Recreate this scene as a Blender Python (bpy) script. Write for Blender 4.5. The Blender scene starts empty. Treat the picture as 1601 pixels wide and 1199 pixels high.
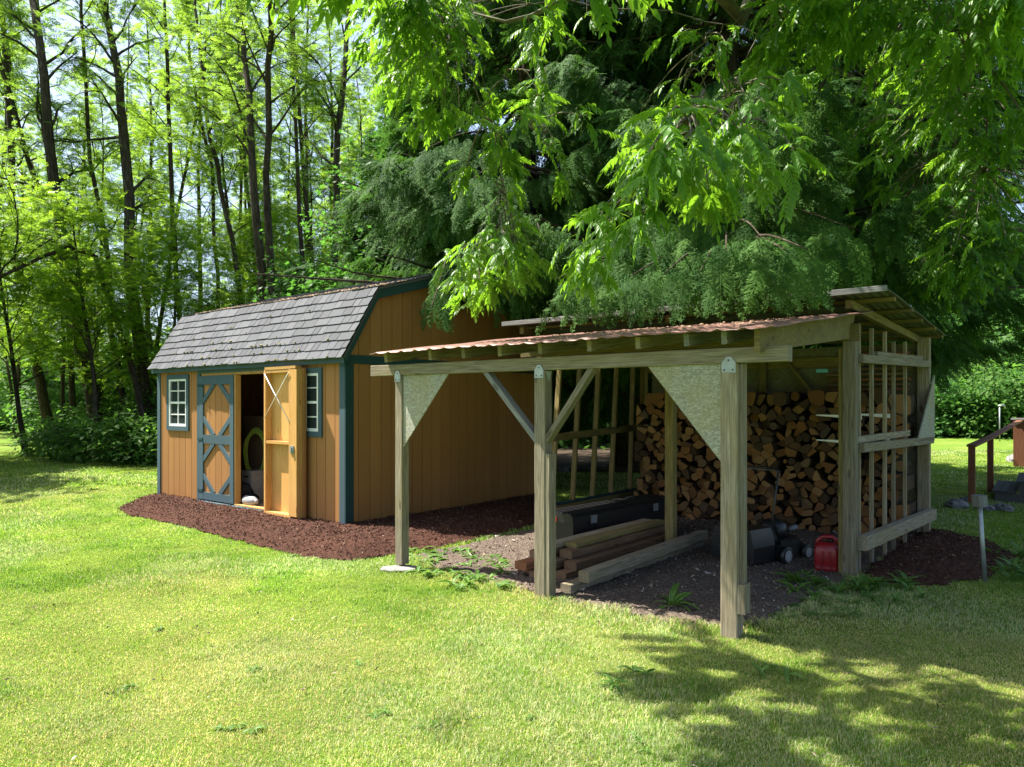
import bpy, math, random
import numpy as np
from mathutils import Vector
PI = math.pi; R = math.radians
C = bpy.context.scene.collection
sc = bpy.context.scene
rng = np.random.default_rng(7)
random.seed(7)

# ------------------------------------------------------------------ camera, sky, sun, exposure
CAMZ, F, HX, HY = 1.7, 1109.0, 800.5, 632.0
cam_d = bpy.data.cameras.new('camera'); cam = bpy.data.objects.new('camera', cam_d); C.objects.link(cam)
cam.location = (0, 0, CAMZ); cam.rotation_euler = (PI/2, 0, 0)
cam_d.sensor_width = 36; cam_d.lens = F/1601*36; cam_d.shift_y = 32.5/1601; cam_d.clip_end = 2000; cam_d.clip_start = .05
sc.camera = cam
SUN_D = (.949, -.314)            # the way the light travels over the ground
SUN_EL = R(58)
world = bpy.data.worlds.new("World"); sc.world = world; world.use_nodes = True
wn = world.node_tree; wn.nodes.clear()
sky = wn.nodes.new('ShaderNodeTexSky'); sky.sky_type = 'NISHITA'; sky.sun_disc = False
sky.sun_elevation = SUN_EL; sky.sun_rotation = math.atan2(-SUN_D[0], -SUN_D[1])
sky.air_density = 1.0; sky.dust_density = 2.5; sky.ozone_density = 1.2
bg = wn.nodes.new('ShaderNodeBackground'); bg.inputs['Strength'].default_value = .085
wo = wn.nodes.new('ShaderNodeOutputWorld')
def wnode(t, **k):
    q = wn.nodes.new(t)
    for a, b in k.items(): setattr(q, a, b)
    return q
tc = wnode('ShaderNodeTexCoord'); nz = wnode('ShaderNodeTexNoise'); nz.inputs['Scale'].default_value = 3.2; nz.inputs['Detail'].default_value = 6; nz.inputs['Roughness'].default_value = .6
sx = wnode('ShaderNodeSeparateXYZ'); wn.links.new(tc.outputs['Generated'], nz.inputs['Vector']); wn.links.new(tc.outputs['Generated'], sx.inputs[0])
cr = wnode('ShaderNodeValToRGB'); cr.color_ramp.elements[0].position = .42; cr.color_ramp.elements[1].position = .68; wn.links.new(nz.outputs['Fac'], cr.inputs[0])
mr = wnode('ShaderNodeMapRange'); mr.inputs[1].default_value = .25; mr.inputs[2].default_value = .6; wn.links.new(sx.outputs['Y'], mr.inputs[0])   # a bank of thin bright cloud stands in the north
mm = wnode('ShaderNodeMath', operation='MULTIPLY'); wn.links.new(cr.outputs[0], mm.inputs[0]); wn.links.new(mr.outputs[0], mm.inputs[1])
mc = wnode('ShaderNodeMixRGB'); mc.inputs[2].default_value = (3.3, 4.2, 5.6, 1); wn.links.new(mm.outputs[0], mc.inputs[0]); wn.links.new(sky.outputs[0], mc.inputs[1])
wn.links.new(mc.outputs[0], bg.inputs['Color']); wn.links.new(bg.outputs[0], wo.inputs['Surface'])
sd = bpy.data.lights.new('sun', 'SUN'); sd.energy = 5.0; sd.angle = R(.5); sd.color = (1, .95, .86)
sun = bpy.data.objects.new('sun', sd); C.objects.link(sun); sun.location = (0, 0, 30)
sun.rotation_euler = Vector((SUN_D[0]*math.cos(SUN_EL), SUN_D[1]*math.cos(SUN_EL), -math.sin(SUN_EL))).to_track_quat('-Z', 'Y').to_euler()
sc.view_settings.view_transform = 'Standard'; sc.view_settings.look = 'None'
sc.view_settings.exposure = 1.75; sc.view_settings.gamma = 1
sc.cycles.max_bounces = 6; sc.cycles.diffuse_bounces = 4; sc.cycles.transmission_bounces = 4
sc.cycles.transparent_max_bounces = 4; sc.cycles.use_denoising = True; sc.cycles.denoiser = 'OPENIMAGEDENOISE'; sc.cycles.denoising_prefilter = 'NONE'; sc.cycles.denoising_input_passes = 'RGB_ALBEDO_NORMAL'; sc.cycles.use_adaptive_sampling = False
sc.cycles.sample_clamp_indirect = 6

# ------------------------------------------------------------------ frames of the place
CU = (.786, -.618); CV = (.618, .786)       # both buildings share one pair of axes
A0 = (-1.14, 7.36)                           # foot of the carport's first post
def P(u, v, z=0): return (A0[0]+u*CU[0]+v*CV[0], A0[1]+u*CU[1]+v*CV[1], z)
S0 = (-2.21, 9.42)                           # shed's near corner
def S(s, w, z=0): return (S0[0]-s*CU[0]+w*CV[0], S0[1]-s*CU[1]+w*CV[1], z)
def at(px, py, Y): return ((px-HX)/F*Y, Y, CAMZ+(HY-py)/F*Y)
def gr(px, py, z=0):
    Y = (CAMZ-z)*F/(py-HY); return ((px-HX)/F*Y, Y, z)
def s_px(px, w=0):
    r = (px-HX)/F; x, y, _ = S(0, w); return (x-r*y)/(CU[0]-r*CU[1])
def s_z(s, py): return CAMZ+(HY-py)*S(s, 0)[1]/F
def u_px(px, v=0):
    r = (px-HX)/F; x, y, _ = P(0, v); return (r*y-x)/(CU[0]-r*CU[1])

# ------------------------------------------------------------------ small noise
def vnoise(x, y, sc_=1.0, seed=0):
    x = np.asarray(x)/sc_; y = np.asarray(y)/sc_
    xi = np.floor(x).astype(np.int64); yi = np.floor(y).astype(np.int64); fx = x-xi; fy = y-yi
    def h(a, b):
        n = (a*374761393+b*668265263+seed*1442695041) & 0x7fffffff
        n = ((n ^ (n >> 13))*1274126177) & 0x7fffffff
        return ((n ^ (n >> 16)) & 0xffff)/65535.0
    fx = fx*fx*(3-2*fx); fy = fy*fy*(3-2*fy)
    return (h(xi, yi)*(1-fx)+h(xi+1, yi)*fx)*(1-fy)+(h(xi, yi+1)*(1-fx)+h(xi+1, yi+1)*fx)*fy
def fbm(x, y, s, seed=0): return (vnoise(x, y, s, seed)+.5*vnoise(x, y, s/2, seed+1)+.25*vnoise(x, y, s/4, seed+2))/1.75

# ------------------------------------------------------------------ tagging and linking
def tag(o, label=None, cat=None, group=None, kind=None):
    if label: o['label'] = label
    if cat: o['category'] = cat
    if group: o['group'] = group
    if kind: o['kind'] = kind
    return o
def thing(name, label, cat, loc=(0, 0, 0), group=None):
    o = bpy.data.objects.new(name, None); C.objects.link(o); o.location = loc; o.empty_display_size = .2
    return tag(o, label, cat, group)
def root_loc(o):
    while o.parent: o = o.parent
    return o.location
def link_mesh(name, me, mats, parent=None, origin=(0, 0, 0)):
    o = bpy.data.objects.new(name, me); C.objects.link(o)
    for m in (mats if isinstance(mats, (list, tuple)) else [mats]): me.materials.append(m)
    if parent: o.parent = parent
    else: o.location = origin
    return o
def tris_obj(name, v, f, mats, parent=None, origin=(0, 0, 0), rnd=None, col=None, smooth=False):
    """numpy vertices (n,3) and faces (m,k)"""
    v = np.asarray(v, dtype=np.float64); f = np.asarray(f, dtype=np.int32); k = f.shape[1]
    off = np.array(root_loc(parent) if parent else origin)
    v = v-off
    me = bpy.data.meshes.new(name); me.vertices.add(len(v)); me.vertices.foreach_set('co', v.astype(np.float32).ravel())
    me.loops.add(f.size); me.loops.foreach_set('vertex_index', f.ravel()); me.polygons.add(len(f))
    me.polygons.foreach_set('loop_start', np.arange(0, f.size, k, dtype=np.int32))
    me.polygons.foreach_set('loop_total', np.full(len(f), k, dtype=np.int32))
    if smooth: me.polygons.foreach_set('use_smooth', np.ones(len(f), dtype=bool))
    me.update(calc_edges=True)
    if rnd is not None: me.attributes.new('rnd', 'FLOAT', 'POINT').data.foreach_set('value', np.asarray(rnd, dtype=np.float32))
    if col is not None: me.attributes.new('tint', 'FLOAT_COLOR', 'POINT').data.foreach_set('color', np.asarray(col, dtype=np.float32).ravel())
    return link_mesh(name, me, mats, parent, origin)

def nrm(a):
    a = np.asarray(a, float); n = np.linalg.norm(a, axis=-1, keepdims=True); return a/np.maximum(n, 1e-9)

class MB:
    """collects boxes, bars and tubes; build() links them as one mesh"""
    def __init__(s): s.v = []; s.f = []; s.g = []; s.r = []; s.mi = []; s.sm = []
    def add(s, verts, faces, gc=None, mi=0, rnd=None, smooth=False):
        b = len(s.v); s.v += [tuple(map(float, p)) for p in verts]; s.f += [tuple(b+i for i in f) for f in faces]
        s.mi += [mi]*len(faces); s.sm += [smooth]*len(faces)
        r = random.random() if rnd is None else rnd
        o = (random.uniform(0, 40), random.uniform(0, 40), random.uniform(0, 40))
        if gc is None: gc = verts
        s.g += [(p[0]+o[0], p[1]+o[1], p[2]+o[2]) for p in gc]; s.r += [r]*len(verts); return s
    def bar(s, p0, p1, w, h, up=(0, 0, 1), mi=0, rnd=None, bev=.004):
        p0 = np.array(p0, float); p1 = np.array(p1, float); d = nrm(p1-p0); L = np.linalg.norm(p1-p0)
        up = np.array(up, float); side = np.cross(d, up)
        if np.linalg.norm(side) < 1e-3: side = np.cross(d, np.array([CV[0], CV[1], 0]))
        side = nrm(side); up2 = np.cross(side, d)
        bev = min(bev, w*.2, h*.2)
        prof = [(-w/2+bev, -h/2), (w/2-bev, -h/2), (w/2, -h/2+bev), (w/2, h/2-bev), (w/2-bev, h/2), (-w/2+bev, h/2), (-w/2, h/2-bev), (-w/2, -h/2+bev)]
        vs = []; gc = []
        for t, l in ((p0, 0), (p1, L)):
            for a, b in prof: vs.append(t+side*a+up2*b); gc.append((l, a, b))
        fs = [tuple(range(7, -1, -1)), tuple(range(8, 16))]+[(i, (i+1) % 8, 8+(i+1) % 8, 8+i) for i in range(8)]
        return s.add(vs, fs, gc, mi, rnd)
    def prism(s, poly, dvec, mi=0, rnd=None, gc=None):
        """poly: 3D points of a flat outline, extruded along dvec"""
        n = len(poly); a = [np.array(p, float) for p in poly]; b = [p+np.array(dvec, float) for p in a]
        fs = [tuple(range(n-1, -1, -1)), tuple(range(n, 2*n))]+[(i, (i+1) % n, n+(i+1) % n, n+i) for i in range(n)]
        # outward orientation
        nn = np.zeros(3)
        for i in range(n): nn += np.cross(a[i]-a[0], a[(i+1) % n]-a[0])
        if np.dot(nn, dvec) < 0: fs = [tuple(reversed(f)) for f in fs]
        return s.add(a+b, fs, gc, mi, rnd)
    def sbox(s, s0, s1, w0, w1, z0, z1, fr=None, mi=0, rnd=None, grain='z'):
        fr = fr or S
        c = [(a, b, z) for z in (z0, z1) for a, b in ((s0, w0), (s1, w0), (s1, w1), (s0, w1))]
        vs = [fr(*q) for q in c]
        gc = [((q[2], q[0], q[1]) if grain == 'z' else (q[0], q[1], q[2]) if grain == 's' else (q[1], q[0], q[2])) for q in c]
        fs = [(3, 2, 1, 0), (4, 5, 6, 7), (0, 1, 5, 4), (1, 2, 6, 5), (2, 3, 7, 6), (3, 0, 4, 7)]
        if fr is S: fs = [tuple(reversed(f)) for f in fs]
        return s.add(vs, fs, gc, mi, rnd)
    def tube(s, pts, rad, n=8, mi=0, smooth=True, caps=True, rnd=None, wob=0):
        pts = [np.array(p, float) for p in pts]; m = len(pts); vs = []; gc = []; L = 0
        if not isinstance(rad, (list, tuple, np.ndarray)): rad = [rad]*m
        t = nrm(pts[1]-pts[0]); a = np.cross(t, (0, 0, 1.0))
        if np.linalg.norm(a) < .1: a = np.cross(t, (1.0, 0, 0))
        a = nrm(a)
        for i in range(m):
            if i: L += np.linalg.norm(pts[i]-pts[i-1])
            t = nrm(pts[min(i+1, m-1)]-pts[max(i-1, 0)]); a = nrm(a-t*np.dot(a, t)); b = np.cross(t, a)
            for k in range(n):
                q = 2*PI*k/n; r = rad[i]*(1+(wob*random.uniform(-1, 1) if wob else 0))
                vs.append(pts[i]+(a*math.cos(q)+b*math.sin(q))*r); gc.append((L, math.cos(q)*rad[i], math.sin(q)*rad[i]))
        fs = [(i*n+k, i*n+(k+1) % n, (i+1)*n+(k+1) % n, (i+1)*n+k) for i in range(m-1) for k in range(n)]
        b0 = len(s.f)
        if caps: fs += [tuple(range(n-1, -1, -1)), tuple((m-1)*n+k for k in range(n))]
        return s.add(vs, fs, gc, mi, rnd, smooth)
    def lathe(s, c, axis, prof, n=20, mi=0, smooth=True):
        c = np.array(c, float); ax = nrm(axis); a = np.cross(ax, (0, 0, 1.0))
        if np.linalg.norm(a) < .1: a = np.cross(ax, (1.0, 0, 0))
        a = nrm(a); b = np.cross(ax, a); vs = []
        for (r, h) in prof:
            for k in range(n): q = 2*PI*k/n; vs.append(c+ax*h+(a*math.cos(q)+b*math.sin(q))*r)
        m = len(prof); fs = [(i*n+k, i*n+(k+1) % n, (i+1)*n+(k+1) % n, (i+1)*n+k) for i in range(m-1) for k in range(n)]
        fs += [tuple(range(n-1, -1, -1)), tuple((m-1)*n+k for k in range(n))]
        return s.add(vs, fs, None, mi, None, smooth)
    def blob(s, c, rx, ry, rz, nu=12, nv=7, jit=.12, mi=0, smooth=True, rot=0):
        vs = []; c0, s0 = math.cos(rot), math.sin(rot)
        for j in range(nv+1):
            th = PI*j/nv
            for k in range(nu):
                ph = 2*PI*k/nu; q = 1+random.uniform(-jit, jit)
                x = rx*math.sin(th)*math.cos(ph)*q; y = ry*math.sin(th)*math.sin(ph)*q
                vs.append((c[0]+x*c0-y*s0, c[1]+x*s0+y*c0, c[2]+rz*math.cos(th)*q))
        fs = [(j*nu+k, (j+1)*nu+k, (j+1)*nu+(k+1) % nu, j*nu+(k+1) % nu) for j in range(nv) for k in range(nu)]
        return s.add(vs, fs, None, mi, None, smooth)
    def build(s, name, mats, parent=None, origin=(0, 0, 0)):
        off = tuple(root_loc(parent)) if parent else origin
        me = bpy.data.meshes.new(name); me.from_pydata([(p[0]-off[0], p[1]-off[1], p[2]-off[2]) for p in s.v], [], s.f)
        me.attributes.new('gc', 'FLOAT_VECTOR', 'POINT').data.foreach_set('vector', np.array(s.g, dtype=np.float32).ravel())
        me.attributes.new('rnd', 'FLOAT', 'POINT').data.foreach_set('value', np.array(s.r, dtype=np.float32))
        me.polygons.foreach_set('material_index', np.array(s.mi, dtype=np.int32))
        me.polygons.foreach_set('use_smooth', np.array(s.sm, dtype=bool)); me.update()
        return link_mesh(name, me, mats, parent, origin)

# ------------------------------------------------------------------ materials
class NT:
    def __init__(s, name, rough=.8, spec=.3):
        s.m = bpy.data.materials.new(name); s.m.use_nodes = True; s.t = s.m.node_tree; s.n = s.t.nodes
        s.p = s.n['Principled BSDF']; s.p.inputs['Roughness'].default_value = rough; s.p.inputs['Specular IOR Level'].default_value = spec
        s.out = s.n['Material Output']
    def new(s, t, **k):
        q = s.n.new('ShaderNode'+t)
        for a, b in k.items(): setattr(q, a, b)
        return q
    def L(s, a, b): s.t.links.new(a, b)
    def attr(s, name): return s.new('Attribute', attribute_name=name)
    def mapped(s, src, scale):
        m = s.new('Mapping'); m.inputs['Scale'].default_value = scale; s.L(src, m.inputs['Vector']); return m.outputs[0]
    def noise(s, vec, scale, detail=3, rough=.55, dist=0):
        q = s.new('TexNoise'); q.inputs['Scale'].default_value = scale; q.inputs['Detail'].default_value = detail
        q.inputs['Roughness'].default_value = rough; q.inputs['Distortion'].default_value = dist
        if vec is not None: s.L(vec, q.inputs['Vector'])
        return q.outputs['Fac']
    def ramp(s, fac, stops):
        q = s.new('ValToRGB'); e = q.color_ramp.elements
        while len(e) < len(stops): e.new(.5)
        for i, (p, c) in enumerate(stops):
            e[i].position = p; e[i].color = (c[0], c[1], c[2], 1) if len(c) == 3 else c
        s.L(fac, q.inputs[0]); return q.outputs[0]
    def mix(s, fac, a, b, mode='MIX'):
        q = s.new('MixRGB', blend_type=mode)
        for i, x in ((0, fac), (1, a), (2, b)):
            if hasattr(x, 'is_output') or hasattr(x, 'links'): s.L(x, q.inputs[i])
            elif isinstance(x, (int, float)): q.inputs[i].default_value = x if i == 0 else (x, x, x, 1)
            else: q.inputs[i].default_value = (*x[:3], 1)
        return q.outputs[0]
    def math(s, op, a, b=None):
        q = s.new('Math', operation=op)
        for i, x in ((0, a), (1, b)):
            if x is None: continue
            if isinstance(x, (int, float)): q.inputs[i].default_value = x
            else: s.L(x, q.inputs[i])
        return q.outputs[0]
    def bump(s, h, strength=.4, dist=.01):
        b = s.new('Bump'); b.inputs['Strength'].default_value = strength; b.inputs['Distance'].default_value = dist
        s.L(h, b.inputs['Height']); s.L(b.outputs[0], s.p.inputs['Normal']); return s
    def color(s, c): s.L(c, s.p.inputs['Base Color']); return s

def wood(name, dark, mid, light, stain=None, rough=.85, bump=.5, knots=True):
    t = NT(name, rough, .2); g = t.attr('gc').outputs['Vector']; r = t.attr('rnd').outputs['Fac']
    fine = t.noise(t.mapped(g, (2.5, 60, 60)), 1.5, 5, .65, .3)
    c = t.ramp(fine, [(.3, dark), (.52, mid), (.75, light)])
    patch = t.noise(t.mapped(g, (1.2, 5, 5)), 1.3, 3)
    if stain: c = t.mix(t.ramp(patch, [(.46, (0, 0, 0)), (.72, (.6, .6, .6))]), c, stain)
    c = t.mix(.9, c, t.ramp(r, [(0, (.68, .68, .68)), (1, (1.15, 1.12, 1.08))]), 'MULTIPLY')
    if knots:
        vo = t.new('TexVoronoi'); vo.inputs['Scale'].default_value = 1; t.L(t.mapped(g, (2.2, 7, 7)), vo.inputs['Vector'])
        c = t.mix(t.ramp(vo.outputs['Distance'], [(.07, (.65, .65, .65)), (.14, (0, 0, 0))]), c, tuple(x*.35 for x in dark))
    t.color(c).bump(fine, bump, .004); return t.m
def plain(name, col, rough=.6, spec=.4, var=.12, metal=0, bscale=120, bump=.1):
    t = NT(name, rough, spec); o = t.new('TexCoord').outputs['Object']; n = t.noise(o, 9, 4)
    a = tuple(x*(1-var) for x in col); b = tuple(min(1, x*(1+var)) for x in col)
    t.color(t.ramp(n, [(.3, a), (.7, b)])); t.p.inputs['Metallic'].default_value = metal
    t.bump(t.noise(o, bscale, 2), bump, .003); return t.m
def leafmat(name, c0, c1, trans, tmix=.4, rough=.45, spec=.4):
    t = NT(name, rough, spec); r = t.attr('rnd').outputs['Fac']
    t.color(t.ramp(r, [(0, c0), (1, c1)]))
    tr = t.new('BsdfTranslucent'); mx = t.new('MixShader'); mx.inputs[0].default_value = tmix
    t.L(t.ramp(r, [(0, tuple(x*.75 for x in trans)), (1, trans)]), tr.inputs['Color'])
    t.L(t.p.outputs[0], mx.inputs[1]); t.L(tr.outputs[0], mx.inputs[2]); t.L(mx.outputs[0], t.out.inputs['Surface']); return t.m

M = {}
M['post'] = wood('weathered wood', (.11, .09, .062), (.24, .205, .148), (.39, .35, .27), (.22, .175, .08))
M['greywood'] = wood('grey wood', (.12, .12, .12), (.22, .22, .215), (.34, .34, .33))
M['oldwood'] = wood('old lumber', (.10, .075, .03), (.21, .165, .065), (.30, .25, .11), (.12, .10, .045))
M['brownwood'] = wood('brown lumber', (.09, .048, .026), (.19, .11, .06), (.29, .19, .115), (.17, .145, .11))
M['redwood'] = wood('stained deck wood', (.13, .05, .025), (.22, .09, .045), (.29, .13, .07))
M['freshwood'] = wood('fresh pine', (.42, .21, .06), (.56, .31, .10), (.66, .42, .17), (.60, .36, .13), rough=.55, bump=.15)
M['deck'] = wood('dark deck boards', (.04, .04, .042), (.07, .07, .072), (.11, .11, .11))
def osb(name, k=1.0, yel=.5):
    t = NT(name, .85, .2); g = t.attr('gc').outputs['Vector']
    v1 = t.new('TexVoronoi'); v1.inputs['Scale'].default_value = 1; t.L(t.mapped(g, (110, 45, 70)), v1.inputs['Vector'])
    n = t.noise(t.mapped(g, (45, 150, 100)), 1, 4, .75, 1.5)
    c = t.mix(n, t.ramp(v1.outputs['Color'], [(.15, (.10*k, .095*k, .07*k)), (.5, (.26*k, .25*k, .19*k)), (.85, (.50*k, .49*k, .41*k))]), (.34*k, .34*k, .29*k))
    c = t.mix(t.ramp(t.noise(g, 3, 3), [(.4, (0, 0, 0)), (.7, (yel, yel, yel))]), c, (.30*k, .24*k, .08*k))
    t.color(c).bump(n, .6, .003); return t.m
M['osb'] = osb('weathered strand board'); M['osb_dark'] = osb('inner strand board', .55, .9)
def siding(name, c):
    t = NT(name, .75, .25); g = t.attr('gc').outputs['Vector']
    f = t.noise(t.mapped(g, (2, 70, 70)), 2, 5, .7); p = t.noise(g, .8, 3)
    k = t.mix(f, tuple(x*.8 for x in c), tuple(min(1, x*1.2) for x in c))
    k = t.mix(t.ramp(p, [(.35, (0, 0, 0)), (.8, (.35, .35, .35))]), k, tuple(x*.75 for x in c))
    k = t.mix(.9, k, t.ramp(t.attr('rnd').outputs['Fac'], [(0, (.88, .87, .86)), (1, (1.06, 1.06, 1.06))]), 'MULTIPLY'); t.color(k).bump(f, .5, .004); return t.m
M['siding'] = siding('tan painted siding', (.36, .172, .057)); M['groove'] = siding('siding groove', (.20, .10, .03))
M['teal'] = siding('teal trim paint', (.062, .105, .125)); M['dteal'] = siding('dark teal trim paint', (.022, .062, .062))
M['white'] = plain('white paint', (.75, .75, .73), .4)
M['galv'] = plain('galvanised steel', (.30, .33, .33), .45, .5, .2, .55)
M['black'] = plain('black plastic', (.011, .011, .012), .38, .5)
M['grey'] = plain('grey plastic', (.16, .17, .18), .5); M['lgrey'] = plain('light grey plastic', (.27, .27, .27), .5)
M['red'] = plain('red plastic', (.24, .010, .014), .35, .5); M['conc'] = plain('concrete', (.22, .21, .195), .9, .2, .25, 0, 60, .5)
M['stone'] = plain('stone', (.17, .17, .165), .9, .2, .4, 0, 25, .8)
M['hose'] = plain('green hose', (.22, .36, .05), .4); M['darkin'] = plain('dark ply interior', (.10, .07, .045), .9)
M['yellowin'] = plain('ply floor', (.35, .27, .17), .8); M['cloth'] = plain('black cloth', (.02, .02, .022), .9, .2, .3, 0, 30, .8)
M['redlens'] = plain('red lens', (.5, .04, .02), .2)
t = NT('window glass', .04, .6); t.p.inputs['Base Color'].default_value = (.03, .04, .04, 1); M['glass'] = t.m
def corr(name, c0, c1, c2, rough=.55, metal=0):
    t = NT(name, rough, .4); o = t.new('TexCoord').outputs['Object']; n = t.noise(o, 2.2, 6, .65); n2 = t.noise(o, 26, 4, .7)
    c = t.ramp(n, [(.35, c0), (.6, c1)]); c = t.mix(t.ramp(n2, [(.48, (0, 0, 0)), (.72, (.8, .8, .8))]), c, c2)
    t.color(c).bump(n2, .25, .004); t.p.inputs['Metallic'].default_value = metal; return t.m
M['redroof'] = corr('red corrugated roofing', (.17, .082, .062), (.25, .13, .10), (.15, .105, .085))
M['greyroof'] = corr('old galvanised roofing', (.11, .12, .10), (.17, .18, .155), (.10, .09, .06), .6, .2)
t = NT('asphalt shingle', .95, .15); o = t.new('TexCoord').outputs['Object']; r = t.attr('rnd').outputs['Fac']
sp = t.noise(o, 260, 2, .8); c = t.ramp(r, [(0, (.055, .057, .064)), (.5, (.075, .078, .087)), (1, (.098, .101, .11))])
c = t.mix(t.ramp(sp, [(.35, (0, 0, 0)), (.7, (.5, .5, .5))]), c, (.19, .19, .195)); t.color(c).bump(sp, .5, .003); M['shingle'] = t.m
M['moss'] = plain('dry moss', (.30, .26, .12), .95, .1, .4, 0, 60, 1); M['litter'] = plain('needle litter', (.33, .23, .15), .95, .1, .45)
def soil(name, c0, c1, c2, scale=60, bs=1.0, bd=.02):
    t = NT(name, .95, .12); o = t.new('TexCoord').outputs['Object']; n = t.noise(o, scale, 5, .75); b = t.noise(o, 1.6, 4); v = t.new('TexVoronoi')
    v.inputs['Scale'].default_value = scale*1.3; t.L(o, v.inputs['Vector'])
    c = t.ramp(n, [(.32, c0), (.5, c1), (.72, c2)]); c = t.mix(.6, c, t.ramp(b, [(.3, (.62, .62, .62)), (.7, (1.2, 1.15, 1.1))]), 'MULTIPLY')
    t.color(c).bump(t.mix(.5, n, v.outputs['Distance']), bs, bd); return t.m
M['mulch'] = soil('brown bark mulch', (.030, .014, .010), (.068, .031, .021), (.12, .058, .040))
M['dirt'] = soil('packed dirt', (.055, .042, .034), (.12, .092, .074), (.23, .19, .155), 38, 1.0, .03)
M['bedsoil'] = soil('dark leaf litter soil', (.03, .022, .015), (.06, .045, .03), (.12, .09, .06), 25)
t = NT('lawn soil and thatch', .95, .1); o = t.new('TexCoord').outputs['Object']
n1 = t.noise(o, .55, 5, .65); n2 = t.noise(o, 38, 5, .8); n3 = t.noise(t.mapped(o, (1, .7, 1)), 2.4, 4)
c = t.ramp(n1, [(.32, (.09, .18, .018)), (.52, (.14, .22, .028)), (.70, (.22, .25, .06))])
c = t.mix(t.ramp(n3, [(.5, (0, 0, 0)), (.72, (.5, .5, .5))]), c, (.09, .15, .022))
c = t.mix(.8, c, t.ramp(n2, [(.28, (.42, .42, .4)), (.5, (.9, .9, .9)), (.72, (1.45, 1.4, 1.3))]), 'MULTIPLY')
t.color(c).bump(n2, 1, .03); M['lawn'] = t.m
t = NT('bark', .95, .1); g = t.attr('gc').outputs['Vector']; n = t.noise(t.mapped(g, (1.6, 9, 9)), 1.6, 6, .7, .6)
t.color(t.ramp(n, [(.32, (.022, .017, .012)), (.52, (.065, .050, .036)), (.74, (.15, .125, .095))])).bump(n, 1, .05); M['bark'] = t.m
t = NT('grey bark', .95, .1); g = t.attr('gc').outputs['Vector']; n = t.noise(t.mapped(g, (2, 14, 14)), 2, 6, .7, .4)
t.color(t.ramp(n, [(.32, (.07, .06, .045)), (.52, (.14, .125, .09)), (.74, (.24, .22, .17))])).bump(n, 1, .02); M['greybark'] = t.m
# firewood: end grain and bark
t = NT('split end grain', .9, .15); g = t.attr('gc').outputs['Vector']; r = t.attr('rnd').outputs['Fac']
w = t.new('TexWave', wave_type='RINGS', rings_direction='SPHERICAL'); w.inputs['Scale'].default_value = 22; w.inputs['Distortion'].default_value = 3; w.inputs['Detail'].default_value = 3
t.L(g, w.inputs['Vector']); c = t.ramp(r, [(0, (.06, .04, .025)), (.22, (.12, .075, .04)), (.40, (.26, .12, .042)), (.62, (.27, .145, .055)), (.84, (.35, .21, .09)), (1, (.10, .08, .055))])
c = t.mix(.8, c, t.ramp(w.outputs['Fac'], [(.2, (.5, .45, .4)), (.8, (1.15, 1.12, 1.05))]), 'MULTIPLY'); n = t.noise(g, 30, 4, .7)
c = t.mix(t.ramp(n, [(.55, (0, 0, 0)), (.75, (.6, .6, .6))]), c, (.14, .09, .05)); t.color(c).bump(n, .5, .004); M['endgrain'] = t.m
M['logbark'] = soil('log bark', (.03, .02, .013), (.07, .047, .03), (.14, .10, .07), 50, 1, .01)
# leaves
M['locust'] = leafmat('locust leaves', (.045, .125, .012), (.11, .21, .022), (.33, .54, .05), .5)
M['locust_b'] = leafmat('bright locust leaves', (.062, .155, .012), (.145, .255, .02), (.40, .64, .04), .54)
M['walnut'] = leafmat('walnut leaves', (.030, .11, .010), (.10, .21, .018), (.32, .62, .03), .45, .42, .3)
M['cedar'] = leafmat('cedar sprays', (.022, .070, .016), (.078, .165, .030), (.12, .28, .035), .34, .7, .10)
M['maple'] = leafmat('maple leaves', (.028, .085, .018), (.07, .16, .028), (.16, .42, .05), .4, .5, .2)
M['shrub'] = leafmat('shrub leaves', (.035, .095, .02), (.09, .175, .032), (.18, .40, .05), .42, .55, .12)
M['weed'] = leafmat('weed leaves', (.06, .14, .025), (.13, .24, .05), (.28, .48, .06), .35, .5, .3)
t = NT('grass blades', .55, .25); a = t.attr('tint').outputs['Color']; t.color(a)
tr = t.new('BsdfTranslucent'); mx = t.new('MixShader'); mx.inputs[0].default_value = .4
t.L(t.mix(1, a, (1.55, 1.5, 1.1), 'MULTIPLY'), tr.inputs['Color']); t.L(t.p.outputs[0], mx.inputs[1]); t.L(tr.outputs[0], mx.inputs[2]); t.L(mx.outputs[0], t.out.inputs['Surface'])
M['grass'] = t.m

# ================================================================== THE SETTING
def in_poly(x, y, poly):
    x = np.asarray(x); y = np.asarray(y); c = np.zeros(x.shape, bool); n = len(poly)
    for i in range(n):
        x1, y1 = poly[i][:2]; x2, y2 = poly[(i+1) % n][:2]
        k = ((y1 > y) != (y2 > y)) & (x < (x2-x1)*(y-y1)/((y2-y1) or 1e-9)+x1); c ^= k
    return c
def edge_d(x, y, poly):
    d = np.full(np.shape(x), 1e9); n = len(poly)
    for i in range(n):
        a = np.array(poly[i][:2]); b = np.array(poly[(i+1) % n][:2]); ab = b-a
        tt = np.clip(((x-a[0])*ab[0]+(y-a[1])*ab[1])/max(ab@ab, 1e-9), 0, 1)
        d = np.minimum(d, np.hypot(x-a[0]-tt*ab[0], y-a[1]-tt*ab[1]))
    return d
def wobble(poly, step=.12, amp=.05, seed=3):
    out = []
    for i in range(len(poly)):
        a = np.array(poly[i][:2]); b = np.array(poly[(i+1) % len(poly)][:2]); n = max(1, int(np.linalg.norm(b-a)/step))
        for k in range(n): out.append(a+(b-a)*k/n)
    r = random.Random(seed); return [(p[0]+r.uniform(-amp, amp), p[1]+r.uniform(-amp, amp)) for p in out]
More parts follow.
